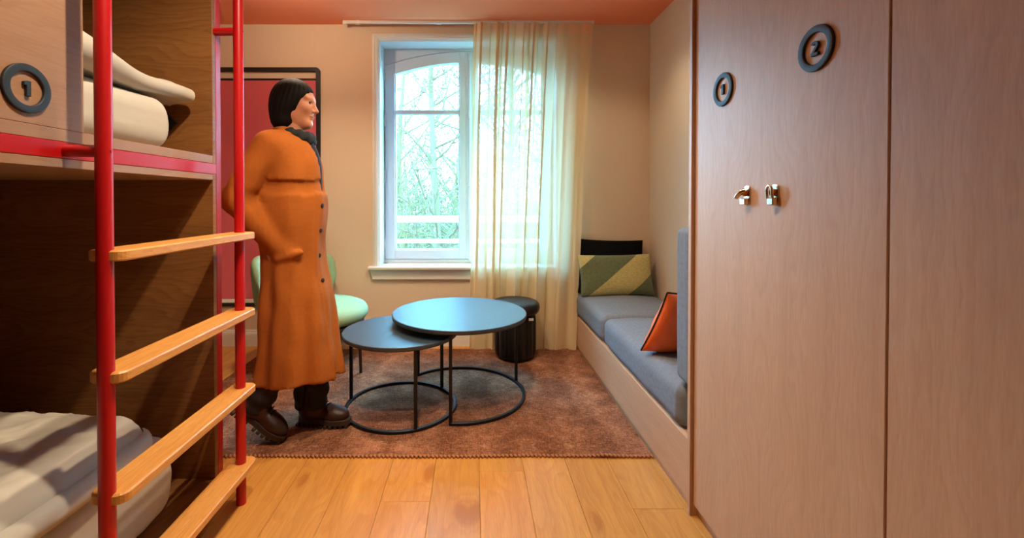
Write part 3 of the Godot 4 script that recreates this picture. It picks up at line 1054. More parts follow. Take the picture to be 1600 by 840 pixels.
# ---------------------------------------------------------------- rug
func build_rug() -> void:
	var o := thing("rug", "large brown woven rug with a stitched edge under the tables", "rug", w3(-0.4, 0, 2.7))
	var S := 512
	var data := PackedByteArray(); data.resize(S * S * 3)
	var hb := PackedByteArray(); hb.resize(S * S)
	var rr := RandomNumberGenerator.new(); rr.seed = 12
	var bl := noise(0.012, 31, 4)
	var stk := noise(1.0, 33, 2)
	var c0 := Color(0.36, 0.215, 0.145)
	var c1 := Color(0.72, 0.51, 0.39)
	for y in S:
		for x in S:
			var mx := absf(x - S / 2.0)
			var my := absf(y - S / 2.0)
			var th := stk.get_noise_2d(mx * 0.05, my * 0.9 + 20.0) * 0.45 + stk.get_noise_2d(mx * 0.8 + 90.0, my * 0.06) * 0.35
			var k := clampf(0.46 + bl.get_noise_2d(mx, my) * 0.45 + th + (rr.randf() - 0.5) * 0.55, 0.0, 1.0)
			var c := c0.lerp(c1, k)
			var q := (y * S + x) * 3
			data[q] = int(c.r * 255); data[q + 1] = int(c.g * 255); data[q + 2] = int(c.b * 255)
			hb[y * S + x] = int(k * 255)
	var m := mat(Color.WHITE, 0.95, 0.0, 0.2)
	m.albedo_texture = ImageTexture.create_from_image(Image.create_from_data(S, S, false, Image.FORMAT_RGB8, data))
	m.heightmap_enabled = true
	m.heightmap_texture = ImageTexture.create_from_image(Image.create_from_data(S, S, false, Image.FORMAT_L8, hb))
	m.heightmap_scale = 0.3
	m.uv1_triplanar = true
	m.uv1_scale = Vector3.ONE / 1.3
	var x0 := -1.60; var x1 := 0.806; var z0 := 1.972; var z1 := 3.41
	var nu := 90; var nv := 60
	var nz := noise(2.0, 7, 2)
	var hgt := func(x: float, z: float) -> float:
		var e := maxf(0.0, 1.0 - (z - z0) / 0.06)
		var lift := 0.006 * exp(-pow((x - 0.60) / 0.05, 2.0)) * e
		return 0.0085 + nz.get_noise_2d(x * 2.0, z * 2.0) * 0.0012 + lift
	var edge := func(x: float) -> float:
		return z0 + nz.get_noise_2d(x * 1.2, 9.0) * 0.006
	var pts := PackedVector3Array()
	var uvs := PackedVector2Array()
	for j in nv + 1:
		for i in nu + 1:
			var x := lerpf(x0, x1, float(i) / nu)
			var z := lerpf(edge.call(x), z1, float(j) / nv)
			pts.append(w3(x, hgt.call(x, z), z) - o.position)
			uvs.append(Vector2(x, z))
	var b := mb()
	b.grid(pts, nu + 1, nv + 1, uvs, false, 1)
	# underside and sides
	for i in nu:
		for e in [0, nv]:
			var a := pts[e * (nu + 1) + i]
			var c := pts[e * (nu + 1) + i + 1]
			b.quad(a, c, Vector3(c.x, 0.001, c.z), Vector3(a.x, 0.001, a.z), Vector3(0, 0, 1 if e == 0 else -1))
	for j in nv:
		for e in [0, nu]:
			var a := pts[j * (nu + 1) + e]
			var c := pts[(j + 1) * (nu + 1) + e]
			b.quad(a, c, Vector3(c.x, 0.001, c.z), Vector3(a.x, 0.001, a.z), Vector3(-1 if e == 0 else 1, 0, 0))
	put(b, "rug_weave", m, o)
	# whipped edge: short stitches all along the front and back
	var st := mb()
	st.lathe([Vector2(0, -0.010), Vector2(0.0050, -0.008), Vector2(0.0065, 0), Vector2(0.0050, 0.008), Vector2(0, 0.010)], 6)
	var mm := MultiMesh.new()
	mm.transform_format = MultiMesh.TRANSFORM_3D
	mm.mesh = st.mesh()
	var n := 130
	mm.instance_count = n * 2
	for i in n * 2:
		var x := lerpf(x0 + 0.005, x1 - 0.005, float(i % n) / (n - 1))
		var z: float = edge.call(x) if i < n else z1
		var bs := Basis.from_euler(Vector3(PI / 2, 0, 0)).rotated(Vector3.UP, 0.5)
		mm.set_instance_transform(i, Transform3D(bs, w3(x, hgt.call(x, z) - 0.002, z) - o.position))
	var mi := MultiMeshInstance3D.new()
	mi.name = "edge_stitching"
	mi.multimesh = mm
	mi.material_override = mat(Color(0.66, 0.44, 0.30), 0.9)
	mi.set_meta("kind", "stuff")
	o.add_child(mi)

# ---------------------------------------------------------------- curtain and its rail
func build_curtain() -> void:
	var r := thing("curtain_rail", "slim white curtain rail fixed on the ceiling line above the window", "curtain rail", w3(-0.2, CEIL, 3.44))
	var rb := mb()
	rb.box(Vector3(-0.80, -0.022, -0.012), Vector3(1.12, 0.0, 0.012), 0.003)
	put(rb, "track", M.white, r)
	for x in [-0.80, 1.12]:
		var eb := mb()
		eb.box(Vector3(x - 0.012, -0.030, -0.014), Vector3(x + 0.012, 0.0, 0.014), 0.004)
		put(eb, "end_stop", M.white, r)
	for x in [-0.70, -0.07, 0.5]:
		var eb := mb()
		eb.box(Vector3(x - 0.02, -0.026, -0.016), Vector3(x + 0.02, -0.0, 0.016), 0.003)
		put(eb, "rail_clip", M.white, r)
	var o := thing("curtain", "sheer cream curtain hanging in soft folds over the right half of the window", "curtain", w3(0.45, 0.0, 3.42))
	var cm := mat(Color(0.95, 0.86, 0.68, 0.82), 0.9, 0.0, 0.2)
	cm.transparency = BaseMaterial3D.TRANSPARENCY_ALPHA
	cm.backlight_enabled = true
	cm.backlight = Color(0.62, 0.59, 0.50)
	var hm: StandardMaterial3D = cm.duplicate()
	hm.albedo_color = Color(0.93, 0.76, 0.57, 0.97)
	var top := 2.528
	var bot := 0.004
	var nx := 420
	var ny := 40
	var nz := noise(1.0, 77, 2)
	var shape := func(u: float, y: float) -> Vector3:
		# u: 0..1 along the cloth, y: height
		var t := clampf((top - y) / (top - bot), 0.0, 1.0)
		var xl := lerpf(0.004, -0.035, pow(t, 0.7))
		var xr := lerpf(0.928, 0.785, pow(t, 0.85))
		# folds: tight on the left three quarters, a flat stretch on the right as on the photograph
		var uf := u
		var ph := 0.0
		var fold := smoothstep(0.74, 0.66, u)
		ph = u * TAU * 9.2 + nz.get_noise_2d(u * 6.0, 3.0) * 2.2
		var ph2 := u * TAU * 4.3 + 1.0 + nz.get_noise_2d(u * 3.0, 9.0) * 2.0
		var a1 := (0.020 + 0.012 * t) * (0.25 + 0.75 * fold)
		var a2 := 0.030 * t
		# sideways swing of each fold makes the cloth overlap itself
		var sx := sin(ph * 2.0 + 0.6) * (0.020 * fold * (1.0 - 0.35 * t)) + sin(ph2 * 2.0) * 0.014 * t
		sx += 0.026 * sin((u - 0.565) * TAU * 15.0) * exp(-pow((u - 0.565) / 0.045, 2.0))
		var x := lerpf(xl, xr, uf) + sx + nz.get_noise_2d(u * 9.0, y * 0.8) * 0.006
		var d := 3.425 + sin(ph) * a1 + sin(ph2) * a2 * 0.8 - 0.02 * t
		# the last hand's breadth is drawn back to the bench
		d -= 0.03 * smoothstep(0.9, 1.0, u) * t
		# short of the sill's nose
		d = minf(d, 3.452)
		return w3(x, y, d)
	var mk := func(y0: float, y1: float, rows: int) -> MB:
		var pts := PackedVector3Array()
		var uvs := PackedVector2Array()
		for j in rows + 1:
			for i in nx + 1:
				var u := float(i) / nx
				var y := lerpf(y0, y1, float(j) / rows)
				var p: Vector3 = shape.call(u, y)
				if j == 0 and y0 < 0.1: p.y += maxf(0.0, nz.get_noise_2d(u * 8.0, 40.0)) * 0.012
				pts.append(p - o.position)
				uvs.append(Vector2(u * 2.4, y))
		var b := mb()
		b.grid(pts, nx + 1, rows + 1, uvs, false, 1)
		return b
	put(mk.call(bot, 2.447, ny), "curtain_cloth", cm, o)
	put(mk.call(2.447, top, 4), "header_tape", hm, o)
	var hb: MB = mk.call(bot + 0.001, 0.05, 2)
	put(hb, "bottom_hem", cm, o)

# ---------------------------------------------------------------- red board in a black frame
func build_wall_panel() -> void:
	var o := thing("wall_board", "tall red board hung inside a thin black frame on the window wall", "board", w3(-1.69, 0.32, 3.49))
	var x0 := -2.17; var x1 := -1.212; var y0 := 0.318; var y1 := 2.205
	var fb := mb()
	var path := []
	for p in rounded_rect(x0 + 0.014, y0 + 0.014, x1 - 0.014, y1 - 0.014, 0.03, 6):
		path.append(w3(p.x, p.y, 3.488) - o.position)
	var fr := mb()
	var outer := rounded_rect(x0, y0, x1, y1, 0.03, 6)
	var inner := rounded_rect(x0 + 0.030, y0 + 0.022, x1 - 0.030, y1 - 0.030, 0.012, 6)
	for i in outer.size():
		var j := (i + 1) % outer.size()
		for z in [[0.0, -0.004], [0.0, 0.0]]:
			pass
		var a := Vector3(outer[i].x, outer[i].y, 0.02); var c := Vector3(outer[j].x, outer[j].y, 0.02)
		var d := Vector3(inner[j].x, inner[j].y, 0.02); var e := Vector3(inner[i].x, inner[i].y, 0.02)
		var off := Vector3(0, 0, -3.508) - o.position
		var bk := Vector3(0, 0, 0.02)
		fr.quad(a + off, c + off, d + off, e + off, Vector3(0, 0, 1))
		var mid := Vector3((x0 + x1) / 2, (y0 + y1) / 2, 0.02)
		fr.quad(a + off, c + off, c + off - bk, a + off - bk, (a + c) / 2 - mid)
		fr.quad(e + off, d + off, d + off - bk, e + off - bk, mid - (d + e) / 2)
	put(fr, "board_frame", mat(Color(0.07, 0.055, 0.05), 0.5), o)
	var rm := mat(Color(0.83, 0.38, 0.41), 0.5, 0.0, 0.5)
	for q in [[0.378, 1.250], [1.2545, 2.105]]:
		var b := mb()
		b.box(w3(x0 + 0.033, q[0], 3.506) - o.position, w3(x1 - 0.034, q[1], 3.496) - o.position, 0.0015)
		put(b, "red_panel", rm, o)
	var sb := mb()
	sb.box(w3(x0 + 0.033, 1.249, 3.506) - o.position, w3(x1 - 0.034, 1.2555, 3.4975) - o.position)
	put(sb, "panel_joint", mat(Color(0.45, 0.16, 0.17), 0.7), o)
	var tb := mb()
	tb.box(w3(x0 + 0.033, 2.105, 3.506) - o.position, w3(x1 - 0.034, 2.120, 3.491) - o.position, 0.003)
	put(tb, "top_batten", mat(Color(0.09, 0.05, 0.045), 0.6), o)
	var wb := mb()
	wb.box(w3(x0 + 0.033, 0.345, 3.506) - o.position, w3(x1 - 0.034, 0.376, 3.493) - o.position, 0.003)
	put(wb, "bottom_batten", M.white, o)

# ---------------------------------------------------------------- tables
func build_tables() -> void:
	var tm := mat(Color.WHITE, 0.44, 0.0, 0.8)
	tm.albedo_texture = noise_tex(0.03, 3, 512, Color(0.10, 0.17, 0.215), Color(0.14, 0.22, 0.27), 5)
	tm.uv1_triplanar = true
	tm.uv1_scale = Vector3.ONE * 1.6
	var lm := mat(Color(0.045, 0.05, 0.06), 0.42, 0.3)
	for k in 2:
		var big := k == 0
		var at := w3(-0.084, 0.0085, 2.62) if big else w3(-0.405, 0.0085, 2.455)
		var h := 0.487 if big else 0.430
		var rt := 0.397 if big else 0.318
		var rr := 0.382 if big else 0.300
		var o := thing("side_table", "larger and taller black round side table with an open ring base" if big else "smaller and lower black round side table with a full ring base, tucked under the larger", "table", at, 0.0, "black round nesting tables")
		var b := mb()
		b.lathe([Vector2(0, h - 0.026), Vector2(rt - 0.012, h - 0.026), Vector2(rt - 0.003, h - 0.022), Vector2(rt, h - 0.017), Vector2(rt, h - 0.004), Vector2(rt - 0.002, h - 0.001), Vector2(rt - 0.005, h), Vector2(rt * 0.6, h - 0.0008), Vector2(0, h - 0.0008)], 96)
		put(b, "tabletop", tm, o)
		var angs: Array = [23.0, 137.0, 265.0] if big else [45.0, 169.0, 293.0]
		for a in angs:
			var q := deg_to_rad(a)
			var c := Vector3(cos(q), 0, -sin(q)) * rr
			var l := mb()
			var xf := Transform3D(Basis(Vector3.UP, q), c)
			l.box(Vector3(-0.008, 0.0, -0.008), Vector3(0.008, h - 0.026, 0.008), 0.0015, xf)
			put(l, "leg", lm, o)
		# flat bar bent to a ring on the rug; the larger one is open on the left
		var rb := mb()
		var a0 := -95.0 if big else 0.0
		var a1 := 137.0 if big else 360.0
		var n := 72
		var prof := [Vector2(rr - 0.009, 0.0), Vector2(rr + 0.009, 0.0), Vector2(rr + 0.009, 0.014), Vector2(rr + 0.007, 0.016), Vector2(rr - 0.007, 0.016), Vector2(rr - 0.009, 0.014), Vector2(rr - 0.009, 0.0)]
		for s in prof.size() - 1:
			for i in n:
				var q0 := deg_to_rad(lerpf(a0, a1, float(i) / n))
				var q1 := deg_to_rad(lerpf(a0, a1, float(i + 1) / n))
				var P := func(q: float, p: Vector2) -> Vector3: return Vector3(cos(q) * p.x, p.y, -sin(q) * p.x)
				var mid: Vector3 = P.call((q0 + q1) / 2, Vector2(rr, 0.008))
				var pa: Vector3 = P.call(q0, prof[s]); var pb: Vector3 = P.call(q1, prof[s])
				var pc: Vector3 = P.call(q1, prof[s + 1]); var pd: Vector3 = P.call(q0, prof[s + 1])
				rb.quad(pa, pb, pc, pd, (pa + pb + pc + pd) / 4.0 - mid)
		put(rb, "ring_base", lm, o)

# ---------------------------------------------------------------- green chair
func build_chair() -> void:
	var o := thing("lounge_chair", "low pale green upholstered chair on thin brown legs behind the walking person", "chair", w3(-1.085, 0.008, 3.02))
	var gm := cloth(Color(0.62, 0.72, 0.56), Color(0.50, 0.60, 0.45), 0.10, 17, 0.04)
	var b := mb()
	b.lathe([Vector2(0, 0.335), Vector2(0.30, 0.335), Vector2(0.335, 0.345), Vector2(0.352, 0.37), Vector2(0.352, 0.40), Vector2(0.335, 0.428), Vector2(0.29, 0.447), Vector2(0.2, 0.459), Vector2(0.1, 0.464), Vector2(0, 0.465)], 64)
	put(b, "seat", gm, o)
	var fb := mb()
	fb.lathe([Vector2(0, 0.300), Vector2(0.315, 0.300), Vector2(0.325, 0.305), Vector2(0.325, 0.333), Vector2(0, 0.333)], 48)
	var brown := mat(Color(0.16, 0.10, 0.07), 0.5, 0.2)
	put(fb, "seat_frame", brown, o)
	# curved backrest: a padded band round the seat's far left side
	var pts := PackedVector3Array()
	var uvs := PackedVector2Array()
	var nu := 40; var nv := 24
	for i in nu + 1:
		var u := float(i) / nu * 2.0 - 1.0
		var ang := deg_to_rad(150.0 + 66.0 * u)
		var e := sqrt(maxf(0.0, 1.0 - pow(absf(u), 6.0)))
		var y0 := 0.40
		var y1 := 0.775
		var cy := (y0 + y1) / 2.0
		var hy := (y1 - y0) / 2.0 * (0.05 + 0.95 * e)
		for j in nv + 1:
			var q := TAU * j / nv
			var cs := cos(q)
			var sn := sin(q)
			var yy := cy + hy * signf(sn) * pow(absf(sn), 0.55)
			var r := 0.352 + 0.045 * e * signf(cs) * pow(absf(cs), 0.7) + (yy - cy) * 0.10
			pts.append(Vector3(cos(ang) * r, yy, -sin(ang) * r))
			uvs.append(Vector2(ang, yy))
	var bb := mb()
	bb.grid(pts, nv + 1, nu + 1, uvs)
	put(bb, "backrest", gm, o)
	for a in [[165.0, 0.335], [75.0, 0.30], [345.0, 0.335], [255.0, 0.30]]:
		var q := deg_to_rad(a[0])
		var d := Vector3(cos(q), 0, -sin(q))
		var l := mb()
		l.tube([d * a[1] * 1.03, d * a[1] + Vector3(0, 0.31, 0)], [0.0095, 0.0125], 12)
		put(l, "leg", brown, o)

# ---------------------------------------------------------------- black stool
func build_stool() -> void:
	var o := thing("stool", "black round stool with a padded seat and fluted body beside the curtain", "stool", w3(0.305, 0.008, 3.24))
	var bm := mat(Color(0.04, 0.042, 0.046), 0.42, 0.0, 0.5)
	var b := mb()
	var fl := func(an: float, r: float, y: float) -> float:
		var k := 12.0
		var lobe := absf(sin(an * k / 2.0))
		var e := smoothstep(0.0, 0.05, y)
		return r * (1.0 - 0.13 * (1.0 - pow(lobe, 0.55)) * e) if r > 0.02 else r
	var prof := [Vector2(0, 0), Vector2(0.09, 0.0), Vector2(0.125, 0.008), Vector2(0.146, 0.028), Vector2(0.154, 0.06), Vector2(0.155, 0.12), Vector2(0.155, 0.2), Vector2(0.155, 0.27), Vector2(0.152, 0.31), Vector2(0.142, 0.325), Vector2(0.0, 0.328)]
	b.lathe(prof, 192, Vector3.ZERO, fl)
	put(b, "fluted_body", bm, o)
	var s := mb()
	s.lathe([Vector2(0, 0.326), Vector2(0.14, 0.326), Vector2(0.162, 0.332), Vector2(0.176, 0.348), Vector2(0.181, 0.37), Vector2(0.178, 0.392), Vector2(0.166, 0.408), Vector2(0.145, 0.417), Vector2(0.1, 0.422), Vector2(0, 0.424)], 64)
	put(s, "seat", bm, o)
	var t := mb()
	t.box(Vector3(0.085, 0.300, 0.131), Vector3(0.118, 0.318, 0.134), 0.0005)
	put(t, "sewn_tag", M.white, o)

# ---------------------------------------------------------------- mattresses and duvets
func build_bedding() -> void:
	var sheet := mat(Color(0.76, 0.74, 0.69), 0.85, 0.0, 0.3)
	sheet.heightmap_enabled = true
	sheet.heightmap_texture = noise_tex(0.008, 19, 256, Color(0.1, 0.1, 0.1), Color(0.9, 0.9, 0.9), 4)
	sheet.heightmap_scale = 0.6
	sheet.uv1_triplanar = true
	sheet.uv1_scale = Vector3(1.2, 2.0, 0.8)
	for q in [[1.322, "white sheeted mattress on the upper bunk deck", 0.172], [0.105, "white sheeted mattress on the lower bunk deck", 0.258]]:
		var b := mb()
		soft_box(b, Vector3.ZERO, Vector3(0.87, q[2], 2.0), 0.06, 0.01, Transform3D(), 9, 0.012, 22)
		var m := put(b, "mattress", sheet)
		m.position = w3(-1.025 - 0.435, q[0] + q[2] / 2.0, 1.512 - 1.0)
		tag(m, q[1], "mattress", "bunk mattresses")
	# pillows / covers: a puffed body that runs out in a flat open flap at its far end
	for k in 2:
		var up := k == 0
		var y0: float = 1.494 if up else 0.366
		var z1: float = 1.615 if up else 1.455   # far end
		var ln := 0.78 if up else 0.95
		var o := thing("duvet", "white duvet on the upper bunk with its open cover flap hanging past the mattress" if up else "white folded duvet on the lower bunk crossed by ladder shadows", "duvet", w3(-1.04, y0, z1))
		var nz := noise(2.6, 50 + k, 4)
		var nu := 64; var nv := 64
		for s in [1.0, -1.0]:
			var pts := PackedVector3Array()
			var uvs := PackedVector2Array()
			for j in nv + 1:
				for i in nu + 1:
					var u := float(i) / nu        # 0 front .. 1 wall side
					var w := float(j) / nv        # 0 far end .. 1 near end
					var d := w * ln
					var flap := 0.16 if up else 0.02
					var puff := smoothstep(0.0, 1.0, clampf((d - flap) / 0.42, 0.0, 1.0)) * 0.105 if up else smoothstep(0.0, 1.0, clampf(d / 0.2, 0.0, 1.0)) * 0.02 + 0.085 * sqrt(clampf(d / 0.05, 0.0, 1.0))
					var ed := sqrt(clampf(u / 0.10, 0.0, 1.0)) * sqrt(clampf((1.0 - u) / 0.08, 0.0, 1.0))
					var th := (0.050 if up else 0.014) + puff * (0.5 + 0.5 * ed)
					var x := -u * 0.80
					if up: x += -0.012 * sin(d * 9.0)
					else: x += 0.025 * sin(d * 5.0) - 0.05 * smoothstep(0.10, 0.0, d) * (1.0 - u)
					var wr := nz.get_noise_3d(x * 2.0, d * 3.5, s * 2.0) * 0.018 + absf(nz.get_noise_3d(x * 5.0 + d * 3.0, d * 5.0, 7.0)) * 0.010
					# the flap lifts and sags
					var lift := (0.008 + 0.012 * sin(x * 9.0 + d * 6.0)) * smoothstep(0.25, 0.0, d) if up else 0.0
					var y := lift + 0.008
					if up: wr += 0.018 * sin((x * 0.8 + d) * 24.0 + 4.0 * nz.get_noise_2d(x * 2.0, d)) * smoothstep(0.45, 0.2, d)
					if s > 0.0: y += th + wr * ed
					elif u < 0.04: y += 0.0
					if not up and u < 0.35: y -= (0.35 - u) * 0.06
					y = maxf(y, 0.004 if s > 0 else 0.0015)
					pts.append(Vector3(x, y, d))
					uvs.append(Vector2(x, d))
			var b := mb()
			b.grid(pts, nu + 1, nv + 1, uvs, false, -1 if s > 0.0 else 1)
			if s > 0.0:
				# close the rim all round down to the lower sheet
				pass
			put(b, "top_cover" if s > 0.0 else "under_cover", sheet, o)
		var rim := mb()
		# rounded front edge
		var pts2 := PackedVector3Array()
		var uvs2 := PackedVector2Array()
		for j in nv + 1:
			var w := float(j) / nv
			var d := w * ln
			var flap := 0.16 if up else 0.02
			var puff := smoothstep(0.0, 1.0, clampf((d - flap) / 0.42, 0.0, 1.0)) * 0.105 if up else smoothstep(0.0, 1.0, clampf(d / 0.2, 0.0, 1.0)) * 0.02 + 0.085 * sqrt(clampf(d / 0.05, 0.0, 1.0))
			var th := (0.050 if up else 0.014) + puff * 0.5
			var x := 0.0
			if up: x += -0.012 * sin(d * 9.0)
			else: x += 0.025 * sin(d * 5.0) - 0.05 * smoothstep(0.10, 0.0, d)
			var lift := (0.008 + 0.012 * sin(x * 9.0 + d * 6.0)) * smoothstep(0.25, 0.0, d) if up else 0.0
			var yb := lift + 0.008 - (0.021 if not up else 0.0)
			for i in 9:
				var a := -PI / 2 + PI * i / 8.0
				pts2.append(Vector3(x + cos(a) * th * 0.5, maxf(0.0015, yb) + th * (0.5 + 0.5 * sin(a)) , d))
				uvs2.append(Vector2(a, d))
		rim.grid(pts2, 9, nv + 1, uvs2, false, 0)
		put(rim, "front_edge", sheet, o)
		# seam line along the cover, and the turned-back hem of the open end
		var hp := []
		for i in 26:
			var u := i / 25.0
			var x := -u * 0.78
			hp.append(Vector3(x, (0.036 if up else 0.05) + 0.010 * sin(x * 9.0), 0.004))
		var hem := mb()
		hem.tube(hp, 0.018, 8)
		if up: put(hem, "end_hem", sheet, o)

# ---------------------------------------------------------------- outside
func build_outside() -> void:
	var gm := mat(Color(0.30, 0.29, 0.17), 1.0)
	var gb := mb()
	gb.box(Vector3(-60, -3.3, -90), Vector3(60, -3.0, -BACK - 0.6))
	struct(put(gb, "ground", gm))
	# white balustrade outside the window
	var o := thing("balustrade", "white painted guard rail outside the window glass", "railing", w3(-0.044, 0.7, 3.92))
	var wm := mat(Color(0.92, 0.93, 0.93), 0.5)
	for q in [[0.965, 1.022], [0.782, 0.815], [0.665, 0.716]]:
		var b := mb()
		b.box(Vector3(-0.80, q[0] - 0.7, -0.02), Vector3(0.80, q[1] - 0.7, 0.02), 0.004)
		put(b, "rail", wm, o)
	for x in [-0.79, 0.79]:
		var b := mb()
		b.box(Vector3(x - 0.02, -0.06, -0.018), Vector3(x + 0.02, 0.32, 0.018), 0.003)
		put(b, "post", wm, o)
	var sb := mb()
	sb.box(Vector3(-0.85, -0.14, -0.05), Vector3(0.85, -0.061, 0.15), 0.004)
	put(sb, "outer_sill", wm, o)
	var barks := [mat(Color(0.33, 0.28, 0.17), 0.95), mat(Color(0.40, 0.37, 0.20), 0.95), mat(Color(0.40, 0.36, 0.24), 0.95)]
	var leafm := mat(Color(0.45, 0.42, 0.27), 0.9)
	leafm.backlight_enabled = true; leafm.backlight = Color(0.2, 0.2, 0.12)
	# bare trees: x, distance, height, lean, bark, label
	var spots := [
		[-0.75, 8.0, 11.0, 0.01, 0, "bare tree with the darkest upright trunk near the middle of the left window pane"],
		[-1.75, 10.0, 11.0, 0.03, 1, "bare mossy tree seen by the left edge of the window glass"],
		[-0.55, 11.0, 12.0, 0.05, 1, "bare mossy tree leaning right, just behind the darkest trunk"],
		[0.90, 9.5, 11.0, -0.03, 0, "bare tree seen through the sheer curtain, nearer one"],
		[2.40, 12.0, 12.0, 0.02, 2, "bare tree seen through the right edge of the curtain"],
		[-2.60, 14.0, 13.0, 0.02, 2, "slim bare tree standing farthest back on the left outside"],
	]
	for i in spots.size():
		var s: Array = spots[i]
		var t := thing("bare_tree", s[5], "tree", w3(s[0], -3.0, s[1]), 0.0, "trees outside the window")
		var r := RandomNumberGenerator.new(); r.seed = 100 + i
		var tb := mb(); var br := mb(); var lv := mb()
		var path := []
		var rad := []
		var ht: float = s[2]
		for k in 15:
			var y := ht * k / 14.0
			path.append(Vector3(s[3] * y + 0.10 * sin(y * 0.7 + i), y, 0.1 * cos(y * 0.6 + i)))
			rad.append(lerpf(0.105, 0.012, pow(k / 14.0, 0.8)))
		tb.tube(path, rad, 9)
		for k in 60:
			var y := r.randf_range(1.2, ht * 0.96)
			var fi := y / ht * 14.0
			var p: Vector3 = path[int(fi)].lerp(path[mini(14, int(fi) + 1)], fi - int(fi))
			var an := r.randf() * TAU
			var dir := Vector3(cos(an), r.randf_range(0.4, 1.3), sin(an)).normalized()
			branch(br, lv, r, p, dir, r.randf_range(1.0, 2.8) * (1.15 - 0.6 * y / ht), 0.034 * (1.1 - 0.7 * y / ht), 3)
		put(tb, "trunk", barks[s[4]], t)
		var bo := put(br, "branches", barks[s[4]], t)
		bo.set_meta("kind", "stuff")
		var lo := put(lv, "buds", leafm, t)
		lo.set_meta("kind", "stuff")
	# undergrowth
	var sh := [[-3.6, 12.5, 4.6], [-2.3, 13.5, 5.0], [-1.0, 12.8, 4.5], [0.4, 13.6, 5.0], [1.8, 12.6, 4.5], [3.2, 13.4, 4.8], [-5.0, 15.5, 6.4], [-1.8, 16.5, 6.6], [1.2, 16.0, 6.3], [4.4, 15.8, 6.2]]
	var sl := ["leftmost of the nearer pale green shrubs outside", "second pale green shrub from the left outside", "pale green shrub behind the darkest tree trunk", "pale green shrub half hidden by the curtain's left edge", "pale green shrub seen through the middle of the curtain", "pale green shrub seen through the curtain's right edge", "tall background shrub farthest left outside", "tall background shrub behind the left window pane", "tall background shrub behind the curtain", "tall background shrub farthest right outside"]
	for i in sh.size():
		var s: Array = sh[i]
		var t := thing("shrub", sl[i], "shrub", w3(s[0], -3.0, s[1]), 0.0, "undergrowth outside the window")
		var r := RandomNumberGenerator.new(); r.seed = 300 + i
		var br := mb(); var lv := mb()
		for k in 40:
			var an := r.randf() * TAU
			var dir := Vector3(cos(an) * 0.7, r.randf_range(0.9, 2.2), sin(an) * 0.7).normalized()
			branch(br, lv, r, Vector3(r.randf_range(-0.7, 0.7), 0, r.randf_range(-0.5, 0.5)), dir, s[2] * r.randf_range(0.5, 1.0), 0.02, 3)
		# loose foliage
		for k in 2600:
			var d := Vector3(r.randfn(), r.randfn(), r.randfn()) * 0.45
			var p := Vector3(d.x * 1.5, s[2] * 0.5 + d.y * s[2] * 0.55, d.z * 1.2)
			if p.y < 0.05: continue
			leaf(lv, r, p, r.randf_range(0.03, 0.07))
		var b1 := put(br, "twigs", barks[i % 3], t)
		b1.set_meta("kind", "stuff")
		var b2 := put(lv, "foliage", leafm, t)
		b2.set_meta("kind", "stuff")

func leaf(lv: MB, r: RandomNumberGenerator, p: Vector3, s: float) -> void:
	var a := Vector3(r.randfn(), r.randfn(), r.randfn()).normalized()
	var b := a.cross(Vector3(r.randfn(), r.randfn(), r.randfn())).normalized()
	lv.quad(p - a * s, p - b * s * 0.5, p + a * s, p + b * s * 0.5, Vector3.UP)

func branch(br: MB, lv: MB, r: RandomNumberGenerator, p: Vector3, dir: Vector3, ln: float, rad: float, level: int) -> void:
	var path := [p]
	var rads := [rad]
	var d := dir
	var n := 4
	var q := p
	for k in n:
		d = (d + Vector3(r.randfn(), r.randfn() + 0.5, r.randfn()) * 0.12).normalized()
		q += d * ln / n
		path.append(q)
		rads.append(maxf(0.0045, rad * (1.0 - 0.75 * (k + 1.0) / n)))
	br.tube(path, rads, 4, false, false)
	if level <= 1:
		for k in 5:
			leaf(lv, r, path[k % 5] + Vector3(r.randfn(), r.randfn(), r.randfn()) * 0.06, r.randf_range(0.014, 0.034))
		return
	for k in 4:
		var at := r.randf_range(0.25, 1.0) * n
		var i := mini(n - 1, int(at))
		var pp: Vector3 = path[i].lerp(path[i + 1], at - i)
		var nd := (d + Vector3(r.randfn(), r.randfn() + 0.2, r.randfn()) * 0.65).normalized()
		branch(br, lv, r, pp, nd, ln * r.randf_range(0.35, 0.6), rad * 0.45, level - 1)

# ---------------------------------------------------------------- the person
func smin(a: float, b: float, k: float) -> float:
	var h := maxf(k - absf(a - b), 0.0) / k
	return minf(a, b) - h * h * k * 0.25

func cap(p: Vector3, a: Vector3, b: Vector3, ra: float, rb: float) -> float:
	var ab := b - a
	var t := clampf((p - a).dot(ab) / ab.length_squared(), 0.0, 1.0)
	return (p - a - ab * t).length() - lerpf(ra, rb, t)

func ell(p: Vector3, c: Vector3, r: Vector3) -> float:
	var q := (p - c) / r
	var l := q.length()
	if l < 1e-5: return -minf(r.x, minf(r.y, r.z))
	return (l - 1.0) * l / (q / r).length()

# joints: x forward, y up, z towards the person's right hand
const HIP_R := Vector3(-0.005, 0.90, 0.070)
const KNEE_R := Vector3(0.010, 0.485, 0.095)
const ANK_R := Vector3(-0.150, 0.175, 0.095)
const HIP_L := Vector3(0.0, 0.90, -0.070)
const KNEE_L := Vector3(0.075, 0.50, -0.080)
const ANK_L := Vector3(0.055, 0.10, -0.075)
const SH_R := Vector3(-0.055, 1.395, 0.165)
const EL_R := Vector3(-0.185, 1.150, 0.215)
const WR_R := Vector3(-0.010, 0.920, 0.132)
const SH_L := Vector3(-0.035, 1.395, -0.165)
const EL_L := Vector3(-0.110, 1.130, -0.205)
const WR_L := Vector3(0.020, 0.920, -0.130)
const HEAD := Vector3(0.005, 1.622, 0.0)

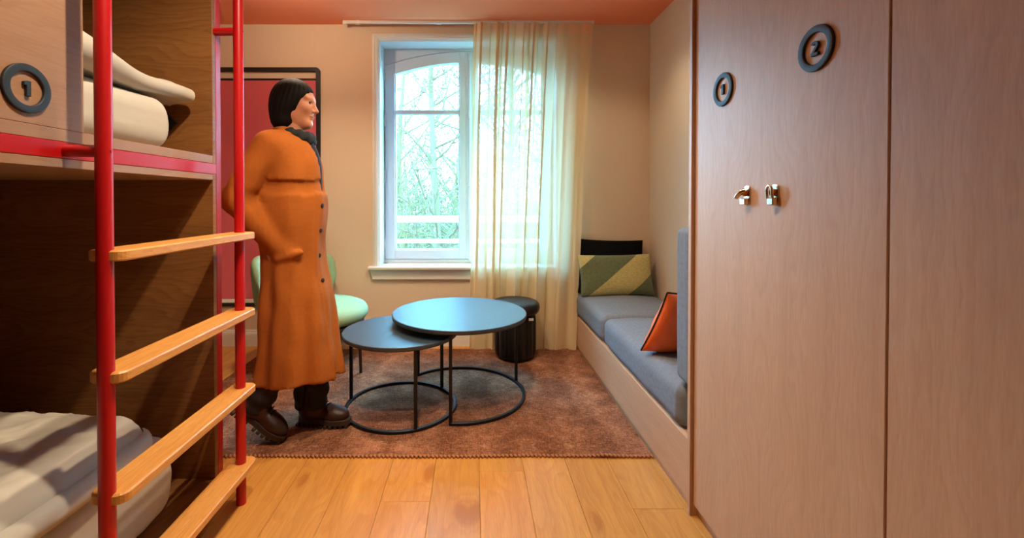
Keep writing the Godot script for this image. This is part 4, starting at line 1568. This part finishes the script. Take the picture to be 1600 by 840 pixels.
func body_field(p: Vector3) -> float:
	var d := cap(p, Vector3(-0.02, 0.92, -0.05), Vector3(-0.02, 0.92, 0.05), 0.115, 0.115)
	d = smin(d, ell(p, Vector3(-0.01, 1.08, 0), Vector3(0.095, 0.16, 0.125)), 0.08)
	d = smin(d, ell(p, Vector3(-0.015, 1.27, 0), Vector3(0.105, 0.17, 0.145)), 0.08)
	d = smin(d, cap(p, Vector3(-0.045, 1.395, -0.12), Vector3(-0.045, 1.395, 0.12), 0.058, 0.058), 0.06)
	d = smin(d, cap(p, Vector3(-0.035, 1.40, 0), Vector3(0.005, 1.55, 0), 0.058, 0.052), 0.05)
	for s in 2:
		var sh: Vector3 = SH_R if s == 0 else SH_L
		var el: Vector3 = EL_R if s == 0 else EL_L
		var wr: Vector3 = WR_R if s == 0 else WR_L
		d = smin(d, cap(p, sh, el, 0.048, 0.039), 0.04)
		d = smin(d, cap(p, el, wr, 0.039, 0.026), 0.02)
		# hand inside the pocket: palm, four curled fingers, thumb
		var dir := (wr - el).normalized()
		var palm := wr + dir * 0.075
		d = smin(d, cap(p, wr, palm, 0.026, 0.030), 0.02)
		for q in 4:
			var o := Vector3(0.010, -0.008, 0).rotated(Vector3(0, 0, 1), 0.3) * (q - 1.5) * 1.6
			var k1 := palm + o + dir * 0.030
			var k2 := k1 + dir.rotated(Vector3(0, 0, 1), -0.5) * (0.040 - 0.004 * absf(q - 1.4))
			d = smin(d, cap(p, palm + o * 0.7, k1, 0.011, 0.010), 0.008)
			d = smin(d, cap(p, k1, k2, 0.010, 0.008), 0.005)
		d = smin(d, cap(p, wr + dir * 0.02, palm + Vector3(0.035, 0.01, 0), 0.013, 0.010), 0.012)
		var hp: Vector3 = HIP_R if s == 0 else HIP_L
		var kn: Vector3 = KNEE_R if s == 0 else KNEE_L
		var an: Vector3 = ANK_R if s == 0 else ANK_L
		d = smin(d, cap(p, hp, kn, 0.078, 0.050), 0.05)
		d = smin(d, cap(p, kn, an, 0.050, 0.034), 0.03)
	return d

func head_field(p: Vector3) -> float:
	var h := p - HEAD
	# nods slightly down
	h = h.rotated(Vector3(0, 0, 1), 0.10)
	var z := absf(h.z)
	var m := Vector3(h.x, h.y, z)
	var d := ell(h, Vector3(-0.012, 0.022, 0), Vector3(0.094, 0.086, 0.073))
	d = smin(d, ell(h, Vector3(0.030, -0.035, 0), Vector3(0.058, 0.078, 0.058)), 0.04)
	d = smin(d, ell(h, Vector3(0.066, -0.098, 0), Vector3(0.020, 0.016, 0.022)), 0.03)      # chin
	d = smin(d, cap(m, Vector3(-0.005, -0.055, 0.055), Vector3(0.060, -0.096, 0.012), 0.012, 0.012), 0.03)   # jaw line
	d = smin(d, cap(m, Vector3(0.078, 0.022, 0.010), Vector3(0.066, 0.026, 0.048), 0.009, 0.007), 0.014)     # brow
	d = smin(d, ell(m, Vector3(0.060, -0.022, 0.036), Vector3(0.018, 0.018, 0.018)), 0.02)                # cheek
	d = maxf(d, -ell(m, Vector3(0.089, 0.003, 0.031), Vector3(0.014, 0.010, 0.014)))                       # eye sockets
	d = smin(d, cap(h, Vector3(0.083, 0.008, 0), Vector3(0.104, -0.030, 0), 0.006, 0.010), 0.012)          # nose
	d = smin(d, ell(m, Vector3(0.092, -0.034, 0.010), Vector3(0.010, 0.007, 0.008)), 0.006)                # wings of the nose
	d = smin(d, ell(h, Vector3(0.085, -0.058, 0), Vector3(0.010, 0.0055, 0.021)), 0.005)                   # lips
	d = smin(d, ell(h, Vector3(0.082, -0.069, 0), Vector3(0.010, 0.006, 0.018)), 0.005)
	d = maxf(d, -ell(h, Vector3(0.097, -0.0635, 0), Vector3(0.008, 0.0016, 0.020)))
	d = smin(d, ell(m, Vector3(-0.008, -0.010, 0.072), Vector3(0.018, 0.030, 0.007)), 0.006)               # ears
	d = smin(d, cap(p, Vector3(-0.020, 1.47, 0), Vector3(0.000, 1.57, 0), 0.052, 0.050), 0.03)
	return d

func whole_field(p: Vector3) -> float:
	if p.y > 1.53: return smin(head_field(p), body_field(p), 0.02)
	return body_field(p)

func hair_field(p: Vector3) -> float:
	var h := p - HEAD
	h = h.rotated(Vector3(0, 0, 1), 0.10)
	var d := ell(h, Vector3(-0.018, 0.026, 0), Vector3(0.103, 0.094, 0.086))
	d = smin(d, ell(h, Vector3(-0.045, -0.045, 0), Vector3(0.075, 0.085, 0.088)), 0.05)
	d = smin(d, ell(h, Vector3(-0.040, -0.100, 0), Vector3(0.060, 0.045, 0.080)), 0.03)
	# open in front of the face and under the fringe
	d = maxf(d, -(ell(h, Vector3(0.105, -0.040, 0), Vector3(0.088, 0.105, 0.105))))
	d = maxf(d, -(h.y + 0.138))
	d += 0.0012 * sin(atan2(h.z, h.x + 0.02) * 26.0 + h.y * 40.0)
	return d

func skirt(p: Vector3, grow: float) -> float:
	var t := clampf((1.06 - p.y) / 0.78, 0.0, 1.0)
	var ax := lerpf(0.126, 0.202, t) + grow
	var az := lerpf(0.152, 0.205, t) + grow
	var cx := lerpf(-0.012, 0.018, t)
	var dx := p.x - cx
	var an := atan2(p.z / az, dx / ax)
	var fold := 0.010 * t * sin(an * 7.0 + 0.6) + 0.006 * t * sin(an * 12.0 + p.y * 4.0)
	var q := sqrt(dx * dx / (ax * ax) + p.z * p.z / (az * az))
	return (q - 1.0) * minf(ax, az) * 0.9 + fold

var creases: FastNoiseLite

func coat_field(p: Vector3) -> float:
	var hem := 0.285 - 0.04 * (p.x - 0.03) + 0.012 * sin(p.x * 14.0)
	var d := maxf(skirt(p, 0.0), maxf(p.y - 1.14, hem - p.y))
	d = smin(d, ell(p, Vector3(-0.014, 1.12, 0), Vector3(0.132, 0.20, 0.168)), 0.12)
	d = smin(d, ell(p, Vector3(-0.018, 1.28, 0), Vector3(0.140, 0.18, 0.180)), 0.06)
	d = smin(d, cap(p, Vector3(-0.050, 1.385, -0.12), Vector3(-0.050, 1.385, 0.12), 0.078, 0.078), 0.06)
	# storm flap over the right shoulder: one cloth thicker
	if p.z > 0.02 and p.y > 1.235 + 0.04 * p.x and p.x > -0.06:
		d -= 0.011
	for s in 2:
		var sh: Vector3 = SH_R if s == 0 else SH_L
		var el: Vector3 = EL_R if s == 0 else EL_L
		var wr: Vector3 = WR_R if s == 0 else WR_L
		var a := cap(p, sh, el, 0.070, 0.060)
		var b := cap(p, el, wr, 0.060, 0.052)
		var cr := 0.004 * sin((p - el).length() * 95.0 + p.z * 30.0) * smoothstep(0.16, 0.02, (p - el).length())
		d = smin(d, smin(a, b, 0.02) + cr, 0.022)
	# pocket flap under the right hand
	d = smin(d, cap(p, Vector3(-0.015, 0.880, 0.168), Vector3(0.085, 0.905, 0.152), 0.014, 0.013), 0.012)
	# stand-up collar
	var c := p - Vector3(-0.020, 1.462, 0)
	var ring := sqrt(c.x * c.x * 1.1 + c.z * c.z)
	var col := maxf(absf(ring - 0.076 - (c.y) * 0.10) - 0.011, absf(c.y) - 0.036 + 0.25 * maxf(0.0, c.x))
	d = smin(d, col, 0.012)
	# open front: neckline and lapel notch
	d = maxf(d, -cap(p, Vector3(0.11, 1.46, 0), Vector3(0.135, 1.20, 0), 0.052, 0.02))
	# hollow at the hem
	if p.y < 0.40: d = maxf(d, -maxf(skirt(p, -0.030), p.y - 0.36))
	# soft creases of the heavy cloth
	d += creases.get_noise_3d(p.x * 6.0, p.y * 2.6, p.z * 6.0) * 0.011 * smoothstep(1.48, 1.30, p.y)
	# centre-front overlap
	if p.z > 0.035 and p.z < 0.085 and p.x > 0.05 and p.y < 1.18: d -= 0.004
	# neck hole
	d = maxf(d, -cap(p, Vector3(-0.018, 1.40, 0), Vector3(-0.01, 1.60, 0), 0.062, 0.070))
	return d

func trouser_field(p: Vector3) -> float:
	var hl := ANK_L + Vector3(-0.012, 0.035, 0)
	var d := cap(p, HIP_L, KNEE_L, 0.080, 0.070)
	d = smin(d, cap(p, KNEE_L, hl, 0.070, 0.084), 0.03)
	var dr := (ANK_R - KNEE_R).normalized()
	d = smin(d, cap(p, HIP_R, KNEE_R, 0.080, 0.070), 0.03)
	d = smin(d, cap(p, KNEE_R, ANK_R - dr * 0.02, 0.066, 0.064), 0.03)
	var wr := 0.006 * sin(p.y * 70.0 + p.x * 40.0) * smoothstep(0.45, 0.15, p.y)
	d += wr
	# cut hems; the slit on the outer side of the front leg
	d = maxf(d, 0.085 - p.y if p.x > -0.06 else -9.0)
	if p.x <= -0.06: d = maxf(d, (p - ANK_R).dot(dr) - 0.035)
	if p.y < 0.28:
		var a := Vector3(p.x - (0.045 - (0.28 - p.y) * 0.05), 0, 0).length() - (0.28 - p.y) * 0.10
		if p.z > -0.075 and p.x > -0.05: d = maxf(d, -maxf(a, -(p.z + 0.05)))
	return d

func boot_field(p: Vector3) -> float:
	# own axes: heel at x = -0.075, toe at x = 0.190, ground at y = 0
	var d := cap(p, Vector3(-0.012, 0.20, 0), Vector3(-0.020, 0.085, 0), 0.052, 0.050)
	d = smin(d, ell(p, Vector3(-0.020, 0.068, 0), Vector3(0.056, 0.050, 0.040)), 0.03)
	d = smin(d, cap(p, Vector3(0.000, 0.085, 0), Vector3(0.105, 0.058, 0), 0.042, 0.036), 0.04)
	d = smin(d, ell(p, Vector3(0.120, 0.058, 0), Vector3(0.068, 0.036, 0.047)), 0.03)
	d += 0.0025 * sin(p.x * 120.0) * smoothstep(0.05, 0.0, absf(p.x - 0.055)) * smoothstep(0.06, 0.09, p.y)
	return maxf(d, 0.034 - p.y)

func build_person() -> void:
	var o := thing("person", "walking person in a long tan coat, dark flared trousers and chunky brown boots", "person", w3(-0.878, 0.010, 2.18))
	var skin := mat(Color(0.80, 0.55, 0.42), 0.55)
	skin.subsurf_scatter_enabled = true
	skin.subsurf_scatter_strength = 0.15
	var b := mb()
	b.nets(body_field, Vector3(-0.32, 0.06, -0.32), Vector3(0.24, 1.545, 0.34), 0.012)
	var head := mb()
	head.nets(head_field, Vector3(-0.13, 1.47, -0.10), Vector3(0.15, 1.76, 0.10), 0.0035)
	# head joined into the same surface set as the body
	var base_i := b.v.size()
	b.v.append_array(head.v); b.n.append_array(head.n); b.t.append_array(head.t)
	for i in head.ix: b.ix.append(base_i + i)
	put(b, "body", skin, o)
	var em := mat(Color(0.05, 0.035, 0.03), 0.2)
	for s in [1.0, -1.0]:
		var e := mb()
		var pts := PackedVector3Array(); var uvs := PackedVector2Array()
		e.lathe([Vector2(0, -0.011), Vector2(0.006, -0.0092), Vector2(0.0095, -0.0055), Vector2(0.011, 0), Vector2(0.0095, 0.0055), Vector2(0.006, 0.0092), Vector2(0, 0.011)], 16)
		var eo := put(e, "eye", em, o)
		eo.position = HEAD + Vector3(0.0705, 0.003, 0.031 * s).rotated(Vector3(0, 0, 1), -0.10)
	var hm := mat(Color(0.055, 0.035, 0.028), 0.7, 0.0, 0.3)
	var hb := mb()
	hb.nets(hair_field, Vector3(-0.16, 1.44, -0.12), Vector3(0.13, 1.77, 0.12), 0.005)
	put(hb, "hair", hm, o)
	var cm := cloth(Color(0.69, 0.40, 0.17), Color(0.59, 0.32, 0.12), 0.12, 41, 0.03)
	creases = noise(1.0, 61, 2)
	var cb := mb()
	cb.nets(coat_field, Vector3(-0.34, 0.24, -0.34), Vector3(0.30, 1.54, 0.36), 0.010)
	put(cb, "coat", cm, o)
	# dark jumper and charcoal scarf in the open collar
	var jm := mat(Color(0.07, 0.075, 0.09), 0.9)
	var jb := mb()
	jb.nets(func(p): return maxf(smin(ell(p, Vector3(0.0, 1.28, 0), Vector3(0.128, 0.20, 0.085)), ell(p, Vector3(0.01, 1.10, 0), Vector3(0.120, 0.2, 0.07)), 0.05), 0.0 - p.x), Vector3(-0.01, 0.86, -0.12), Vector3(0.16, 1.50, 0.12), 0.01)
	put(jb, "jumper", jm, o)
	var sm := mat(Color(0.12, 0.125, 0.13), 0.95)
	var sb := mb()
	sb.nets(func(p: Vector3) -> float:
		var c := p - Vector3(0.005, 1.462, 0)
		var r := sqrt(c.x * c.x + c.z * c.z) - 0.066
		var yy := c.y + 0.22 * c.x
		return (sqrt(r * r + yy * yy * 0.8) - 0.028) + 0.004 * sin(atan2(c.z, c.x) * 9.0 + c.y * 120.0), Vector3(-0.12, 1.38, -0.12), Vector3(0.14, 1.54, 0.12), 0.007)
	put(sb, "scarf", sm, o)
	var tb := mb()
	tb.nets(trouser_field, Vector3(-0.32, 0.06, -0.20), Vector3(0.22, 1.0, 0.22), 0.011)
	put(tb, "trousers", mat(Color(0.085, 0.045, 0.035), 0.85), o)
	# buttons down the coat front and the cuff strap
	var bm := mat(Color(0.22, 0.12, 0.06), 0.4)
	for k in 4:
		var p := Vector3(0.16, 1.12 - 0.12 * k, 0.05)
		while coat_field(p) > 0.001 and p.x > 0.0: p.x -= 0.002
		var q := mb()
		q.lathe([Vector2(0, 0), Vector2(0.011, 0), Vector2(0.012, 0.002), Vector2(0.010, 0.004), Vector2(0, 0.004)], 14)
		var bo := put(q, "button", bm, o)
		bo.transform = Transform3D(Basis(Vector3(0, 1, 0), Vector3(0.93, 0, 0.36), Vector3(0.36, 0, -0.93)), p)
	# boots
	var lm := mat(Color(0.19, 0.085, 0.05), 0.5)
	var slm := mat(Color(0.20, 0.13, 0.085), 0.75)
	var boot := mb()
	boot.nets(boot_field, Vector3(-0.10, 0.02, -0.08), Vector3(0.21, 0.26, 0.08), 0.006)
	var bmesh := boot.mesh()
	var sole := mb()
	var outl := PackedVector2Array()
	for i in 48:
		var a := TAU * i / 48.0
		var x := cos(a)
		var wd := 0.046 + 0.006 * smoothstep(-0.2, 0.6, x) - 0.008 * exp(-pow((x + 0.15) / 0.3, 2.0))
		outl.append(Vector2(0.058 + signf(x) * pow(absf(x), 0.8) * 0.138, signf(sin(a)) * pow(absf(sin(a)), 0.75) * wd))
	var up := Transform3D(Basis(Vector3(1, 0, 0), Vector3(0, 0, -1), Vector3(0, 1, 0)), Vector3.ZERO)
	sole.prism(outl, 0.014, 0.042, up, 0.003)
	for i in 11:
		var x := -0.070 + i * 0.0250
		if i == 4: continue
		var wd := 0.044 if i < 4 else 0.050 - 0.0022 * maxf(0, i - 7) * 3.0
		for s in [1.0, -1.0]:
			sole.box(Vector3(x - 0.008, 0.0, minf(s * 0.012, s * wd)), Vector3(x + 0.008, 0.016, maxf(s * 0.012, s * wd)), 0.002)
	var smesh := sole.mesh()
	var lace := mb()
	for i in 5:
		var x := 0.030 + i * 0.016
		var y := 0.135 - i * 0.009
		lace.tube([Vector3(x, y - 0.012, -0.030), Vector3(x + 0.003, y - 0.002, -0.012), Vector3(x, y - 0.002, 0.012), Vector3(x + 0.003, y - 0.012, 0.030)], 0.003, 6)
	var lmesh := lace.mesh()
	for k in 2:
		var xf := Transform3D(Basis(), Vector3(ANK_L.x + 0.003, 0.0, ANK_L.z)) if k == 0 else Transform3D(Basis(Vector3(0, 0, 1), -0.62), ANK_R + Vector3(-0.045, -0.070, 0.0))
		if k == 0: xf.basis = Basis(Vector3.UP, -0.12)
		var bo := put_mesh(bmesh, "boot", lm, o)
		bo.transform = xf
		put_mesh(smesh, "sole", slm, bo)
		put_mesh(lmesh, "laces", mat(Color(0.07, 0.04, 0.03), 0.8), bo)
